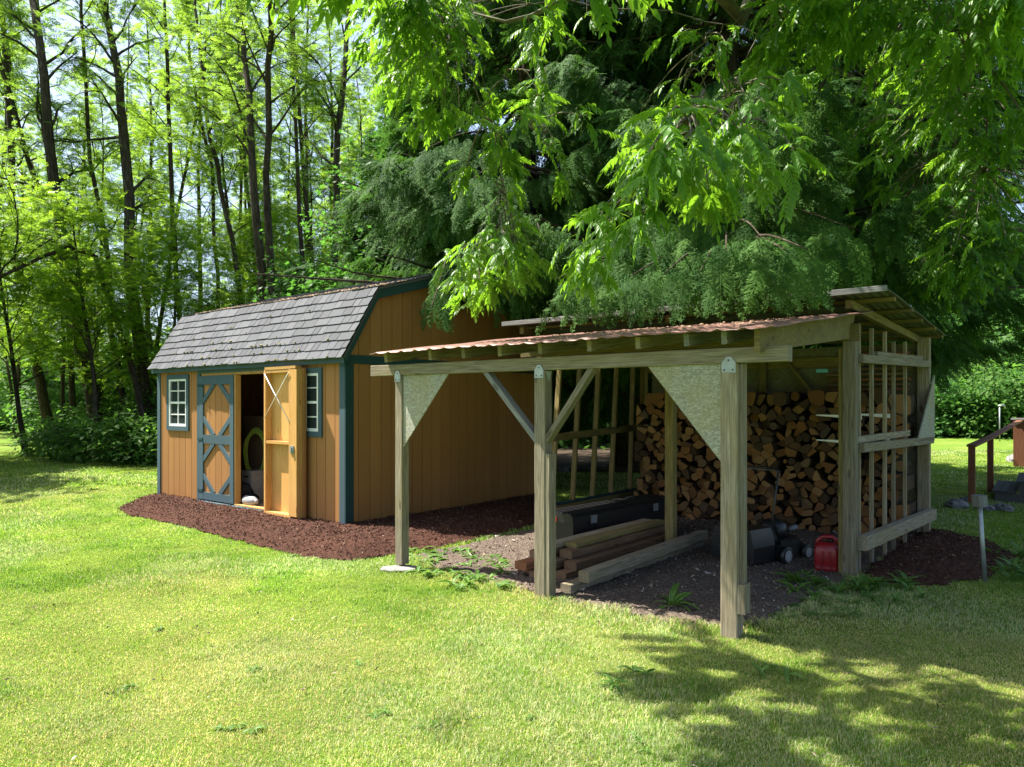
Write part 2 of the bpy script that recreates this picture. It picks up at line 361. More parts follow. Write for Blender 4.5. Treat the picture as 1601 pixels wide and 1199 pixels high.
def patch(name, poly, res, mat, h, fall=.3, z0=.004, rough=.01, kind='structure'):
    xs = np.arange(min(p[0] for p in poly), max(p[0] for p in poly)+res, res); ys = np.arange(min(p[1] for p in poly), max(p[1] for p in poly)+res, res)
    X, Y = np.meshgrid(xs, ys); ins = in_poly(X, Y, poly); d = np.where(ins, edge_d(X, Y, poly), 0)
    e = np.clip(d/fall, 0, 1); e = e*e*(3-2*e)
    Z = z0+h*e*(.7+.5*fbm(X, Y, .8, 5))+rough*(fbm(X, Y, .09, 9)+.8*vnoise(X, Y, .035, 2))*np.clip(d/.06, 0, 1)
    idx = -np.ones(X.shape, int); idx[ins] = np.arange(ins.sum())
    a, b, c_, d_ = idx[:-1, :-1], idx[:-1, 1:], idx[1:, 1:], idx[1:, :-1]; ok = (a >= 0) & (b >= 0) & (c_ >= 0) & (d_ >= 0)
    v = np.stack([X[ins], Y[ins], Z[ins]], 1); f = np.stack([a[ok], b[ok], c_[ok], d_[ok]], 1)
    o = tris_obj(name, v, f, mat, smooth=True); tag(o, kind=kind); return o, v
gv = []; gf = []
N = 40; ax = np.concatenate([-np.geomspace(400, 12, 12), np.linspace(-10, 10, 21), np.geomspace(12, 400, 12)])
X, Y = np.meshgrid(ax, ax+10); v = np.stack([X.ravel(), Y.ravel(), np.zeros(X.size)], 1); n = len(ax)
i = np.arange((n-1)*(n-1)); a = (i//(n-1))*n+i % (n-1); f = np.stack([a, a+1, a+n+1, a+n], 1)
tag(tris_obj('ground', v, f, M['lawn']), kind='structure')
MULCH = wobble([gr(*p)[:2] for p in [(184, 797), (215, 781), (250, 775), (330, 780), (430, 800), (540, 820), (700, 800), (850, 772), (862, 800), (830, 826), (760, 843), (700, 856), (650, 866), (606, 870), (545, 880), (480, 873), (400, 855), (330, 836), (260, 818), (200, 806)]], .12, .035)
DIRT = wobble([gr(*p)[:2] for p in [(640, 872), (700, 858), (760, 845), (830, 828), (862, 800)]]+[P(-.3, 4)[:2], P(-.3, 5.8)[:2], P(4.1, 5.7)[:2]]+[gr(*p)[:2] for p in [(1442, 842), (1335, 905), (1300, 925), (1235, 955), (1180, 978), (1110, 985), (1040, 976), (960, 958), (900, 948), (840, 930), (770, 915), (710, 900), (670, 884)]], .15, .05)
RMULCH = wobble([gr(*p)[:2] for p in [(1340, 903), (1400, 917), (1480, 916), (1550, 903), (1594, 872), (1545, 848), (1480, 834), (1444, 829), (1400, 855)]], .12, .04)
BED = wobble([(-1.5, 18.3), (2, 17.6), (5, 17.4), (9, 17.8), (12, 20), (14, 26), (6, 30), (-4, 28)], .6, .25)
_, dvv = patch('dirt_floor', DIRT, .04, M['dirt'], .0, .3, .004, .03)
_, mv = patch('mulch_bed', MULCH, .028, M['mulch'], .085, .5, .006, .035)
_, mv2 = patch('mulch_bed', RMULCH, .03, M['mulch'], .06, .4, .006, .035)
patch('soil_bed', BED, .2, M['bedsoil'], .08, .8, .005, .03)
# loose chips of bark on both beds
def chips(name, base, n, size, mat, zoff=.004):
    k = rng.integers(0, len(base), n); c = base[k]+np.stack([rng.uniform(-.03, .03, n), rng.uniform(-.03, .03, n), rng.uniform(0, .012, n)+zoff], 1)
    d = nrm(rng.normal(size=(n, 3))*[1, 1, .5]); e = nrm(np.cross(d, rng.normal(size=(n, 3)))); L = size*rng.uniform(.5, 1.6, (n, 1))
    v = np.stack([c-d*L, c+e*L*.35, c+d*L, c-e*L*.35], 1).reshape(-1, 3); f = np.arange(4*n).reshape(n, 4)
    o = tris_obj(name, v, f, mat, rnd=np.repeat(rng.random(n), 4)); return tag(o, kind='stuff')
t = NT('bark chips', .95, .12); t.color(t.ramp(t.attr('rnd').outputs['Fac'], [(0, (.025, .012, .008)), (.6, (.08, .037, .025)), (.93, (.14, .07, .045)), (1, (.34, .24, .16))])); M['chips'] = t.m
tag(chips('bark_chips', np.concatenate([mv, mv2]), 26000, .013, M['chips']), 'loose brown bark chips over the mulch beds', 'mulch')

t = NT('ground litter', .95, .12); t.color(t.ramp(t.attr('rnd').outputs['Fac'], [(0, (.05, .035, .025)), (.5, (.16, .12, .085)), (.85, (.30, .24, .17)), (1, (.45, .42, .38))])); M['glitter'] = t.m
tag(chips('ground_litter', dvv, 9000, .010, M['glitter']), 'loose bits of bark, grit and dry leaves on the dirt', 'litter')
tag(chips('ground_litter', dvv, 900, .024, M['glitter'], .006), 'larger dry leaves and chips on the dirt', 'litter')

# ================================================================== THE BARN SHED
LEN, WID = 5.16, 4.25
RL = [(-.10, 2.30), (.487, 3.27), (WID/2, 3.74), (WID-.487, 3.27), (WID+.10, 2.30)]     # gambrel outline (w, z)
def roofz(w):
    for (a, b), (c, d) in zip(RL[:-1], RL[1:]):
        if a <= w <= c: return b+(d-b)*(w-a)/(c-a)
    return RL[0][1]
shed = thing('garden_shed', 'tan barn shaped storage shed with teal trim, grey shingle gambrel roof and open door', 'shed', S(0, 0))
s_do0, s_do1 = s_px(430), s_px(316)           # door opening
z_do0, z_do1 = .13, s_z(3.2, 583)
wl1, wl0 = s_px(264), s_px(298); wz0, wz1 = s_z((wl0+wl1)/2, 673), s_z((wl0+wl1)/2, 586)
ww = wl1-wl0; wr0 = s_px(506.5); wr1 = wr0+ww
print('door', s_do0, s_do1, z_do1, 'win', wl0, wl1, wz0, wz1, 'r', wr0)
def wall_planks(mb, a0, a1, zlo, zhi, holes, w0, w1, fr, pw=.2, gap=.010):
    """vertical boards, cut where a hole crosses them"""
    a = a0
    while a < a1-1e-6:
        b = min(a+pw, a1); cuts = [(a, b)]
        for h in holes:
            for e in (h[0], h[1]):
                cuts = [q for c in cuts for q in ([(c[0], e), (e, c[1])] if c[0]+.012 < e < c[1]-.012 else [c])]
        for (c, d) in cuts:
            segs = [(zlo, zhi)]; m = (c+d)/2
            for h in holes:
                if h[0] < m < h[1]: segs = [q for s_ in segs for q in ((s_[0], min(s_[1], h[2])), (max(s_[0], h[3]), s_[1])) if q[1]-q[0] > .01]
            g0 = gap/2 if abs(c-a) < 1e-6 else 0; g1 = gap/2 if abs(d-b) < 1e-6 else 0
            for z0, z1 in segs: mb.sbox(c+g0, d-g1, w0, w1, z0, z1, fr)
        a = b
holes = [(s_do0, s_do1, 0, z_do1), (wl0+.05, wl1-.05, wz0+.05, wz1-.05), (wr0+.05, wr1-.05, wz0+.05, wz1-.05)]
m = MB(); wall_planks(m, 0.0, LEN, .10, 2.3, holes, -.018, 0, S)
for (c0, c1) in ((0.0, holes[2][0]), (holes[2][1], s_do0), (s_do1, holes[1][0]), (holes[1][1], LEN)): m.sbox(c0, c1, 0.001, .03, .10, 2.3, mi=1)
for h in holes[1:]: m.sbox(h[0], h[1], .001, .03, .10, h[2], mi=1); m.sbox(h[0], h[1], .001, .03, h[3], 2.3, mi=1)
m.sbox(s_do0, s_do1, .001, .03, z_do1, 2.3, mi=1)
m.build('front_wall', [M['siding'], M['groove']], shed)
def gable_wall(s0, s1, name, zlo):
    m = MB(); b = 0
    while b < WID-1e-6:
        c = min(b+.2, WID); brk = [b+.005]+[q[0] for q in RL if b+.005 < q[0] < c-.005]+[c-.005]
        poly = [S(s0, b+.005, zlo), S(s0, c-.005, zlo)]+[S(s0, q, roofz(q)-.03) for q in reversed(brk)]
        m.prism(poly, np.array(S(s1, 0))-np.array(S(s0, 0)), gc=[(S(s0, 0)[2] if 0 else p[2], p[0], p[1]) for p in poly]*2); b = c
    poly = [S(s1+.002, .0, zlo), S(s1+.002, WID, zlo)]+[S(s1+.002, q[0], q[1]-.035) for q in reversed(RL[1:-1])]
    poly = [S(s1+.002, 0, zlo), S(s1+.002, WID, zlo), S(s1+.002, WID, roofz(WID)-.035)]+[S(s1+.002, q[0], q[1]-.035) for q in reversed(RL[1:-1])]+[S(s1+.002, 0, roofz(0)-.035)]
    m.prism(poly, np.array(S(.02, 0))-np.array(S(0, 0)), mi=1); return m.build(name, [M['siding'], M['groove']], shed)
gable_wall(-.022, -.004, 'gable_wall', .10); gable_wall(LEN-.02, LEN-.002, 'gable_wall', .10)
m = MB(); wall_planks(m, 0, LEN, .10, 2.3, [], WID-.03, WID, S); m.build('rear_wall', M['siding'], shed)
m = MB(); m.sbox(.03, LEN-.05, .04, WID-.05, .09, .13, grain='s'); m.build('floor', M['yellowin'], shed)
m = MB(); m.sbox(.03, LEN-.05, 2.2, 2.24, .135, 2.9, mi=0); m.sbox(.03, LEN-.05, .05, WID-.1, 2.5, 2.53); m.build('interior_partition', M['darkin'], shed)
# concrete support blocks under the floor
m = MB()
for w in (.9, 2.3, 3.1, 4.0):
    for s in (.12, 2.5, 4.9): m = MB(); m.sbox(s, s+.2, w, w+.2, .0, .088); m.build('support_block', M['conc'], shed)
# trim
m = MB()
m.sbox(-.03, .085, -.036, -.019, .09, 2.26); m.build('corner_trim', M['teal'], shed)
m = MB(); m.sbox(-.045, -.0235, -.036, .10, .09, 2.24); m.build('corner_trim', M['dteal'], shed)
m = MB(); m.sbox(LEN-.09, LEN+.01, -.036, -.019, .09, 2.26); m.build('corner_trim', M['teal'], shed)
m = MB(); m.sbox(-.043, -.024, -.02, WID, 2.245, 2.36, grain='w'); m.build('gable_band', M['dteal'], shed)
m = MB(); m.sbox(-.09, LEN+.07, -.105, -.085, 2.245, 2.335, grain='s'); m.sbox(-.06, LEN+.05, -.084, -.019, 2.262, 2.285, grain='s'); m.build('fascia', M['teal'], shed)
m = MB()
for (a, b), (c, d) in zip(RL[:-1], RL[1:]):
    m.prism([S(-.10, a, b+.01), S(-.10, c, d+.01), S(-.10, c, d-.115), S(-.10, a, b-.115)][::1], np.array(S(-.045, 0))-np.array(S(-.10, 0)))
m.build('rake_trim', M['dteal'], shed)
# roof: decking plus shingle courses, each tab a thin tilted slab
m = MB(); n_ = None
for i, ((a, b), (c, d)) in enumerate(zip(RL[:-1], RL[1:])):
    m.prism([S(-.11, a, b+.012), S(-.11, c, d+.012), S(-.11, c, d+.04), S(-.11, a, b+.04)], np.array(S(LEN+.08, 0))-np.array(S(-.11, 0)))
roof = m.build('roof', M['shingle'], shed)
m = MB()
def courses(m, A, B, n):
    A = np.array(A); B = np.array(B); d = (B-A)/n; up = nrm(np.array([-(B-A)[1], (B-A)[0]])); up = up if up[1] > 0 else -up
    for k in range(n):
        lo = A+d*k-d*.05; hi = A+d*(k+1)+d*.15; s = -.13-random.uniform(0, .2)
        while s < LEN+.1:
            wd = random.choice([.13, .15, .17, .2, .27, .3]); a, b = max(s, -.13)+.005, min(s+wd, LEN+.1)-.005; s += wd
            if b-a < .02: continue
            j = random.uniform(-.007, .007); l = lo+d*j*8; th = random.uniform(.009, .014)
            q = [l+up*.052, hi+up*.043, hi+up*.045, l+up*(.052+th)]
            m.prism([S(a, *p) for p in q], np.array(S(b, 0))-np.array(S(a, 0)))
courses(m, (-.12, 2.29), RL[1], 8); courses(m, RL[1], RL[2], 5); courses(m, RL[3], RL[2], 5)
m.build('shingles', M['shingle'], roof)
def scatter_tufts(name, pts, r0, r1, mat, parent, kind='stuff'):
    m = MB()
    for p in pts: r = random.uniform(r0, r1); m.blob(p, r*random.uniform(.8, 1.6), r, r*.6, 6, 4, .35, rot=random.uniform(0, 3))
    return tag(m.build(name, mat, parent), kind=kind)
pts = []
for _ in range(85):
    k = min(7.95, abs(random.gauss(0, 3))); k = int(k)+random.choice([0, 0, .03]); q = k/8; a = (-.12+(RL[1][0]+.12)*q, 2.29+(RL[1][1]-2.29)*q)
    s = random.triangular(0, LEN, 3.0); pts.append(S(s, a[0]-.055, a[1]+.045))
scatter_tufts('moss', pts, .006, .019, M['moss'], shed)
pts = []
for _ in range(1500):
    q = random.random()**2.2*.5; s = random.uniform(-.1, LEN); w = RL[1][0]+(RL[2][0]-RL[1][0])*q; pts.append(S(s, w, roofz(w)+.052))
for _ in range(160): pts.append(S(random.triangular(-.1, 3, .2), -.13, 2.345))
scatter_tufts('leaf_litter', pts, .008, .02, M['litter'], shed)
m = MB(); gx = -.025; vw0, vw1 = 1.93, 2.30
m.sbox(-.062, gx, vw0, vw1, 3.20, 3.45, grain='w'); m.build('gable_vent', M['dteal'], shed)
m = MB()
for k in range(6): z = 3.225+k*.035; m.sbox(-.072, -.063, vw0+.03, vw1-.03, z, z+.02, grain='w')
m.build('louvres', M['black'], shed)
# windows
def window(a, b, z0, z1, dark):
    f = MB(); t_ = .075
    for (c, d, e, g) in ((a, b, z1-t_, z1), (a, b, z0, z0+t_)): f.sbox(c, d, -.045, -.019, e, g, grain='s')
    for (c, d) in ((a, a+t_), (b-t_, b)): f.sbox(c, d, -.043, -.019, z0+t_, z1-t_)
    w = f.build('window', M['teal'], shed); A, B, Z0, Z1 = a+t_, b-t_, z0+t_, z1-t_; s_ = MB(); t2 = .035
    for (c, d) in ((A, A+t2), (B-t2, B)): s_.sbox(c, d, -.038, -.002, Z0, Z1)
    for (e, g) in ((Z1-t2, Z1), (Z0, Z0+t2*1.2), ((Z0+Z1)/2-t2*.5, (Z0+Z1)/2+t2*.5)): s_.sbox(A+t2, B-t2, -.036, -.002, e, g)
    mid = (A+B)/2; s_.sbox(mid-.009, mid+.009, -.028, -.008, Z0+t2, Z1-t2)
    for q in (.25, .75): z = Z0+(Z1-Z0)*q; s_.sbox(A+t2, B-t2, -.027, -.009, z-.009, z+.009)
    s_.build('sash', M['white'], w); g_ = MB(); g_.sbox(A+t2, B-t2, -.016, -.012, Z0+t2, Z1-t2); g_.build('pane', M['glass'], w)
window(wl0, wl1, wz0, wz1, 0); window(wr0, wr1, wz0, wz1, 1)
# header board, kick board, jambs
m = MB(); m.sbox(s_do0-.03, s_do1+.08, -.040, -.019, z_do1, 2.244, grain='s'); m.build('door_header', M['teal'], shed)
m = MB(); m.sbox(s_do0-.18, s_do1+.02, -.10, -.02, .05, .128, grain='s'); m.build('door_sill', M['teal'], shed)
sd_mid = s_px(369)
m = MB(); m.sbox(s_do1, s_do1+.085, -.045, -.019, .126, z_do1-.002); m.build('door_jamb', M['teal'], shed)
m = MB(); m.sbox(s_do0, s_do0+.04, -.02, .09, .132, z_do1-.04); m.sbox(s_do0, s_do1, -.019, .09, z_do1-.04, z_do1); m.sbox(s_do0+.04, sd_mid, -.04, .05, .132, .15, grain='s'); m.build('door_frame', M['freshwood'], shed)
# closed leaf: siding with a teal frame and eight short corner braces
d0, d1, dz0, dz1 = sd_mid, s_do1-.004, .15, z_do1-.045
m = MB(); wall_planks(m, d0, d1, dz0, dz1, [], -.022, -.004, S, .19, .008); m.sbox(d0, d1, -.003, .01, dz0, dz1, mi=1)
leaf = m.build('closed_door', [M['siding'], M['groove']], shed)
m = MB(); t_ = .105; zm = (dz0+dz1)/2-.02
for (c, d) in ((d0, d0+t_), (d1-t_, d1)): m.sbox(c, d, -.048, -.023, dz0, dz1)
for (e, g) in ((dz0, dz0+.12), (dz1-.14, dz1), (zm-.07, zm+.07)): m.sbox(d0+t_, d1-t_, -.046, -.023, e, g, grain='s')
A, B = d0+t_-.01, d1-t_+.01
for (Z0, Z1) in ((dz0+.11, zm-.06), (zm+.06, dz1-.13)):
    for cs, ce in ((A, 1), (B, -1)):
        for cz, cd in ((Z0, 1), (Z1, -1)):
            m.bar(S(cs, -.034, cz+cd*.285), S(cs+ce*(B-A)*.40, -.034, cz), .085, .02, up=(-CV[0], -CV[1], 0))
m.build('door_bracing', M['teal'], leaf)
m = MB(); m.sbox(d0-.035, d0-.001, -.03, .06, dz0, dz1); m.build('door_edge', M['freshwood'], leaf)
for z in (dz0+.15, zm, dz1-.15): m = MB(); m.sbox(d1-.10, d1+.05, -.056, -.049, z-.02, z+.02); m.build('hinge', M['dteal'], leaf)
# open leaf, swung round against the wall: its unpainted inner side faces out
hx = s_do0+.005; wd = hx-s_px(484)+.02; ang = R(3.0)
def LF(a, b, z): return S(hx-a*math.cos(ang)+b*math.sin(ang)*0, -.055-b-a*math.sin(ang), z)
oz0, oz1 = .12, z_do1-.01
m = MB()
def lbox(m, a0, a1, b0, b1, z0, z1, grain='z', mi=0): m.sbox(a0, a1, b0, b1, z0, z1, fr=lambda s, w, z: LF(s, w, z), mi=mi, grain=grain)
lbox(m, 0, wd, 0, .018, oz0, oz1); panel = m.build('open_door', M['freshwood'], shed)
m = MB(); lbox(m, wd+.001, wd+.03, -.012, .03, oz0-.02, oz1+.01); lbox(m, 0, wd, -.014, -.001, oz0-.02, oz1+.01); m.build('door_siding', M['siding'], panel)
m = MB()
lbox(m, 0, .04, .019, .125, oz0, oz1); lbox(m, wd-.20, wd-.16, .019, .125, oz0, oz1); lbox(m, wd-.158, wd-.004, .085, .125, oz0+.03, oz1-.01); lbox(m, wd-.05, wd-.004, .019, .084, oz0, oz1)
lbox(m, .041, wd-.201, .019, .122, oz1-.045, oz1, 's'); lbox(m, .041, wd-.201, .019, .125, oz0, oz0+.04, 's')
z = oz0+(oz1-oz0)*.50; lbox(m, .041, wd-.201, .03, .12, z-.02, z+.02, 's'); lbox(m, .02, wd-.03, .02, .127, oz1+.001, oz1+.04, 's')
m.build('door_framing', M['freshwood'], panel)
m = MB(); q = oz0+(oz1-oz0)*.66
m.tube([LF(.02, .131, oz1-.05), LF(wd-.18, .131, q-.03)], .0065, 6); m.tube([LF(wd-.18, .139, oz1-.05), LF(.02, .139, q)], .0055, 6); m.build('cross_cable', M['white'], panel)
m = MB(); lbox(m, wd-.15, wd-.06, .126, .140, z-.13, z-.03); lbox(m, wd-.125, wd-.09, .141, .155, z-.115, z-.05); m.build('latch', M['galv'], panel)
# concrete step in front of the doors
m = MB(); m.sbox(s_do0+.15, s_do1+.16, -.30, -.101, .0, .105, grain='s'); o = m.build('door_step', M['conc'], None, S(2.6, -.2)); tag(o, 'low pale concrete slab before the shed doorway', 'step')

# things inside the doorway
hcx = S(3.0, .55, 0)
m = MB()
for k in range(9):
    rx, rz = .15+.012*(k % 4), .33+.02*((k*2) % 5); oy = random.uniform(-.05, .05)
    m.tube([(hcx[0]+rx*math.cos(q)+random.uniform(-.004, .004), hcx[1]+oy+.02*math.sin(3*q+k), 1.0+rz*math.sin(q)-.1) for q in np.linspace(0, 2*PI, 25)], .010, 6, caps=False)
o = m.build('hose_coil', M['hose'], None, hcx); tag(o, 'green garden hose coiled and hung in the shed doorway', 'hose')
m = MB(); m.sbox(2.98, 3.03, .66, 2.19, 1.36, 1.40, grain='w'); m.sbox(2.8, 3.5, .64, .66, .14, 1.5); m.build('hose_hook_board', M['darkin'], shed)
def crate(name, label, cat, s0, s1, w0, w1, z0, z1, mat):
    r = thing(name, label, cat, S((s0+s1)/2, (w0+w1)/2, z0)); m = MB(); m.sbox(s0, s1, w0, w1, z0, z1); m.build('body', mat, r)
    m = MB(); m.sbox(s0-.012, s1+.012, w0-.012, w1+.012, z1+.001, z1+.03, grain='s'); m.build('lid', mat, r)
    m = MB(); m.sbox((s0+s1)/2-.06, (s0+s1)/2+.06, w0-.02, w0-.004, z1-.07, z1-.05, grain='s'); m.build('handle', M['black'], r)
crate('storage_bin', 'grey storage bin below the hose in the shed doorway', 'bin', 2.72, 3.0, .30, .62, .14, .60, M['lgrey'])
crate('storage_bin', 'darker grey bin at the left inside the shed doorway', 'bin', 3.03, 3.33, .32, .63, .14, .56, M['grey'])
crate('tool_chest', 'dark tool chest deep inside the shed behind the bins', 'chest', 3.3, 4.1, 1.3, 1.9, .135, 1.15, M['black'])
m = MB(); random.seed(5); m.blob(S(2.78, .2, .29), .15, .12, .16, 14, 9, .12); m.blob(S(2.62, .22, .21), .13, .10, .08, 12, 7, .15)
o = m.build('black_bag', M['cloth'], None, S(2.7, .2, .14)); tag(o, 'slumped black bag on the shed floor in the doorway', 'bag')
m = MB(); c = S(2.52, .08, .208); d = np.array([CU[0], CU[1], 0])
m.lathe(np.array(c)-d*.02, d, [(.0, 0), (.06, .005), (.075, .03), (.075, .24), (.05, .29), (.028, .31), (.028, .34), (0, .341)], 16)
o = m.build('white_jug', M['lgrey'], None, c); tag(o, 'pale jug lying on its side in the shed doorway', 'jug')

# ================================================================== THE CARPORT (lean-to front, open wood store behind)
shelter = thing('wood_shelter', 'open weathered timber shelter with red corrugated lean-to roof and slatted side walls', 'shelter', P(0, 0))
UD = 3.75
def roof1(v): return 2.215+.137*(v+.25)              # underside of red roofing
def roof2(v): return 2.755-.036*(v-2.15)             # underside of upper roofing
def pbox(m, u0, u1, v0, v1, z0, z1, grain='z', mi=0): m.sbox(u0, u1, v0, v1, z0, z1, fr=P, mi=mi, grain=grain)
def post(u, v, w, z1, mat='post', z0=-.02, dz=0):
    m = MB(); m.bar(P(u, v, z0), P(u, v, z1), w, w, up=(CV[0], CV[1], 0), bev=.006); return m.build('post', M[mat], shelter)
uA, uB, uC = 0.0, 1.80, 3.50
vB = 0.0
pa = post(uA, .0, .105, 1.995, z0=.05); pb = post(uB, 0, .115, 1.995); pc = post(uC, 0, .125, 1.995)
m = MB(); pbox(m, uB+.0585, uB+.098, -.05, .055, -.02, 1.27); m.build('side_board', M['post'], pb)
m = MB(); pbox(m, uC+.0635, uC+.09, -.02, .06, .40, 1.995); pbox(m, uC+.0635, uC+.118, -.06, .05, .19, .40); m.build('side_board', M['post'], pc)
m = MB(); pbox(m, -.02, .02, -.02, .02, .0, .05); m.build('post_pin', M['black'], pa)
pd = post(UD, 2.46, .12, 2.32); post(1.84, 2.46, .105, 2.32, 'oldwood'); post(-.2, 2.74, .09, 2.4, 'oldwood')
m = MB(); pbox(m, UD-.105, UD-.063, 2.44, 2.52, -.01, 2.25); m.build('side_board', M['oldwood'], pd)
uE, vE = 3.96, 5.45
post(uE, vE, .14, 2.56); post(1.9, 5.42, .1, 2.6, 'oldwood'); post(-.15, 5.6, .1, 2.6, 'oldwood')
# front beam and its plates
m = MB(); m.bar(P(u_px(586), -.01, 2.055), P(u_px(1236), -.01, 2.055), .10, .112); m.build('front_beam', M['post'], shelter)
for u, w in ((uA, .105), (uB, .115), (uC, .125)):
    m = MB(); v = -.066; a = w*.42
    m.prism([P(u-a, v, 1.93), P(u+a, v, 1.93), P(u+a, v, 2.00), P(u+a*.35, v, 2.045), P(u-a*.35, v, 2.045), P(u-a, v, 2.0)], np.array(P(0, .004))-np.array(P(0, 0))); br = m.build('bracket', M['galv'], shelter)
    for (du, z) in ((-.6, 1.95), (.6, 1.95), (0, 2.02)):
        m = MB(); c = P(u+du*a, v, z); m.lathe(c, (-CV[0], -CV[1], 0), [(0, .0), (.006, .001), (.006, .003), (0, .0045)], 8); m.build('nail_head', M['black'], br)
    m = MB(); b = u+w/2+.0015 if u != uB else u+w/2+.0015
    m.prism([P(b, -.045, 1.99), P(b, .045, 1.99), P(b, .0, 1.90)], np.array(P(.003, 0))-np.array(P(0, 0))); m.build('bracket', M['galv'], shelter)
# rafters
for px in (603, 672, 724, 781, 844, 921, 997, 1073, 1132):
    u = u_px(px, -.12); m = MB(); m.bar(P(u, -.12, roof1(-.12)-.054), P(u, 2.62, roof1(2.62)-.054), .042, .092); m.build('rafter', M['greywood'] if px in (1073, 1132) else M['post'], shelter)
m = MB(); pl = [P(3.72, -.16, 2.06), P(3.72, 2.385, 2.34), P(3.72, 2.62, roof1(2.62)-.005), P(3.72, -.16, roof1(-.16)-.005)]
m.prism(pl, np.array(P(.04, 0))-np.array(P(0, 0)), gc=[(p[1]*1.3, p[0], p[2]) for p in pl]*2); m.build('side_fascia', M['oldwood'], shelter)
m = MB(); m.bar(P(-.3, 2.44, 2.405), P(3.84, 2.44, 2.405), .06, .165); m.build('rear_beam', M['oldwood'], shelter)
# corrugated sheets
def corr_sheet(name, u0, u1, v0, v1, zf, mat, pitch=.19, amp=.011, th=.006, skew=0, zs=0, jag=0):
    nu = int((u1-u0)/pitch*10); nv = 14; us = np.linspace(u0, u1, nu+1); ph = (us-u0)/pitch % 1
    prof = amp*np.clip(1-np.abs(ph-.5)/.22, 0, 1)*2.0; prof = np.where(prof > 0, prof, 0)+.0015*np.sin(us*60)
    V, F_ = [], []; 
    for side in (0, 1):
        for j in range(nv+1):
            for k, u in enumerate(us):
                v = v0+(v1-v0)*j/nv+skew*(u-u0)/(u1-u0)*(1 if j == nv else j/nv)
                if j == 0: v += jag*(math.sin(int((u-u0)/.76)*2.3)*.5)
                V.append(P(u, v, zf(v)+prof[k]+(th if side else 0)+zs*(u-u0)/(u1-u0)+.004*math.sin(v*5+u*3)))
    n1 = (nv+1)*(nu+1)
    for j in range(nv):
        for k in range(nu):
            a = j*(nu+1)+k; q = (a, a+1, a+nu+2, a+nu+1); F_.append(tuple(reversed(q))); F_.append(tuple(n1+i for i in q))
    rim = [k for k in range(nu+1)]+[j*(nu+1)+nu for j in range(1, nv+1)]+[nv*(nu+1)+k for k in range(nu-1, -1, -1)]+[j*(nu+1) for j in range(nv-1, 0, -1)]
    for i in range(len(rim)): a, b = rim[i], rim[(i+1) % len(rim)]; F_.append((a, b, n1+b, n1+a))
    return tris_obj(name, V, F_, mat, shelter)
corr_sheet('red_roofing', -.22, 3.90, -.25, 2.75, roof1, M['redroof'], amp=.0075, jag=.02)
pts = []
for _ in range(260):
    u = random.triangular(-.1, 3.85, 3.0); v = random.triangular(-.2, 2.7, 2.7); pts.append(P(u, v, roof1(v)+.012))
scatter_tufts('leaf_litter', pts, .008, .022, M['litter'], shelter)
corr_sheet('upper_roofing', -.38, 4.14, 2.17, 6.0, lambda v: roof2(v)+.004, M['greyroof'], .075, .008)
m = MB(); m.bar(P(-.40, 2.15, roof2(2.15)-.005), P(4.13, 2.15, roof2(2.15)+.01), .035, .055, bev=.003); m.build('roof_fascia', M['greywood'], shelter)
for k, v in enumerate((2.6, 3.4, 4.2, 5.0, 5.85)):
    m = MB(); m.bar(P(-.36, v, roof2(v)-.021), P(4.12+.03*(k % 2), v, roof2(v)-.021), .085, .038); m.build('purlin', M['oldwood'], shelter)
for u in (-.2, 1.88, UD+.02):
    m = MB(); v0, v1 = (2.30, 6.02); m.bar(P(u, v0, roof2(v0)-.085), P(u+.14*(u > 3), v1, roof2(v1)-.10), .06, .085); m.build('roof_beam', M['oldwood'], shelter)
# gusset panels of strand board and diagonal braces
def gusset(pts, d, mat='osb'):
    m = MB(); m.prism(pts, d, gc=[(p[2], p[0], p[1]) for p in pts]*2); m.build('gusset_panel', M[mat], shelter)
dv = np.array(P(0, .012))-np.array(P(0, 0)); du = np.array(P(.012, 0))-np.array(P(0, 0))
gusset([P(uA+.054, -.035, 1.998), P(u_px(705), -.035, 1.998), P(uA+.054, -.035, 1.26)], dv)
gusset([P(u_px(1016), -.035, 1.998), P(uC-.064, -.035, 1.998), P(uC-.064, -.035, 1.27)], dv)
m = MB(); m.bar(P(u_px(760), 0, 2.02), P(uB-.05, .0, 1.38), .05, .085, up=(CV[0], CV[1], 0)); m.build('brace', M['greywood'], shelter)
m = MB(); m.bar(P(u_px(930), .0, 2.02), P(uB+.05, .0, 1.38), .05, .085, up=(CV[0], CV[1], 0)); m.build('brace', M['post'], shelter)
# left wall: studs on a sill
def lw(t, z): return P(-.22+.02*t, 2.80+2.75*t, z)
sil = MB(); sil.bar(lw(.0, .17), lw(1.02, .17), .05, .22); sil.build('sill_board', M['oldwood'], shelter)
m = MB(); m.bar(lw(.0, .30), lw(1.02, .30), .075, .03); m.build('sill_cap', M['dteal'], shelter)
for px, x2 in ((862, 877), (895, 908), (926, 937), (955, 965), (985, 990)):
    def vt(px, z):      # where the sight line meets the wall plane
        r = (px-HX)/F; x, y, _ = P(-.22, 0); return (r*y-x)/(CV[0]-r*CV[1])
    m = MB(); v0, v1 = vt(px, 0), vt(x2, 0); m.bar(P(-.22, v0, .318), P(-.22, v1, 2.5), .04, .075, up=(CU[0], CU[1], 0)); m.build('stud', M['oldwood'], shelter)
m = MB(); m.bar(P(-.18, 2.80, 1.23), P(-.18, 5.55, 1.32), .035, .10); m.build('wall_rail', M['oldwood'], shelter)
m = MB(); m.bar(lw(.0, 2.42), lw(1.02, 2.58), .06, .09); m.build('top_plate', M['oldwood'], shelter)
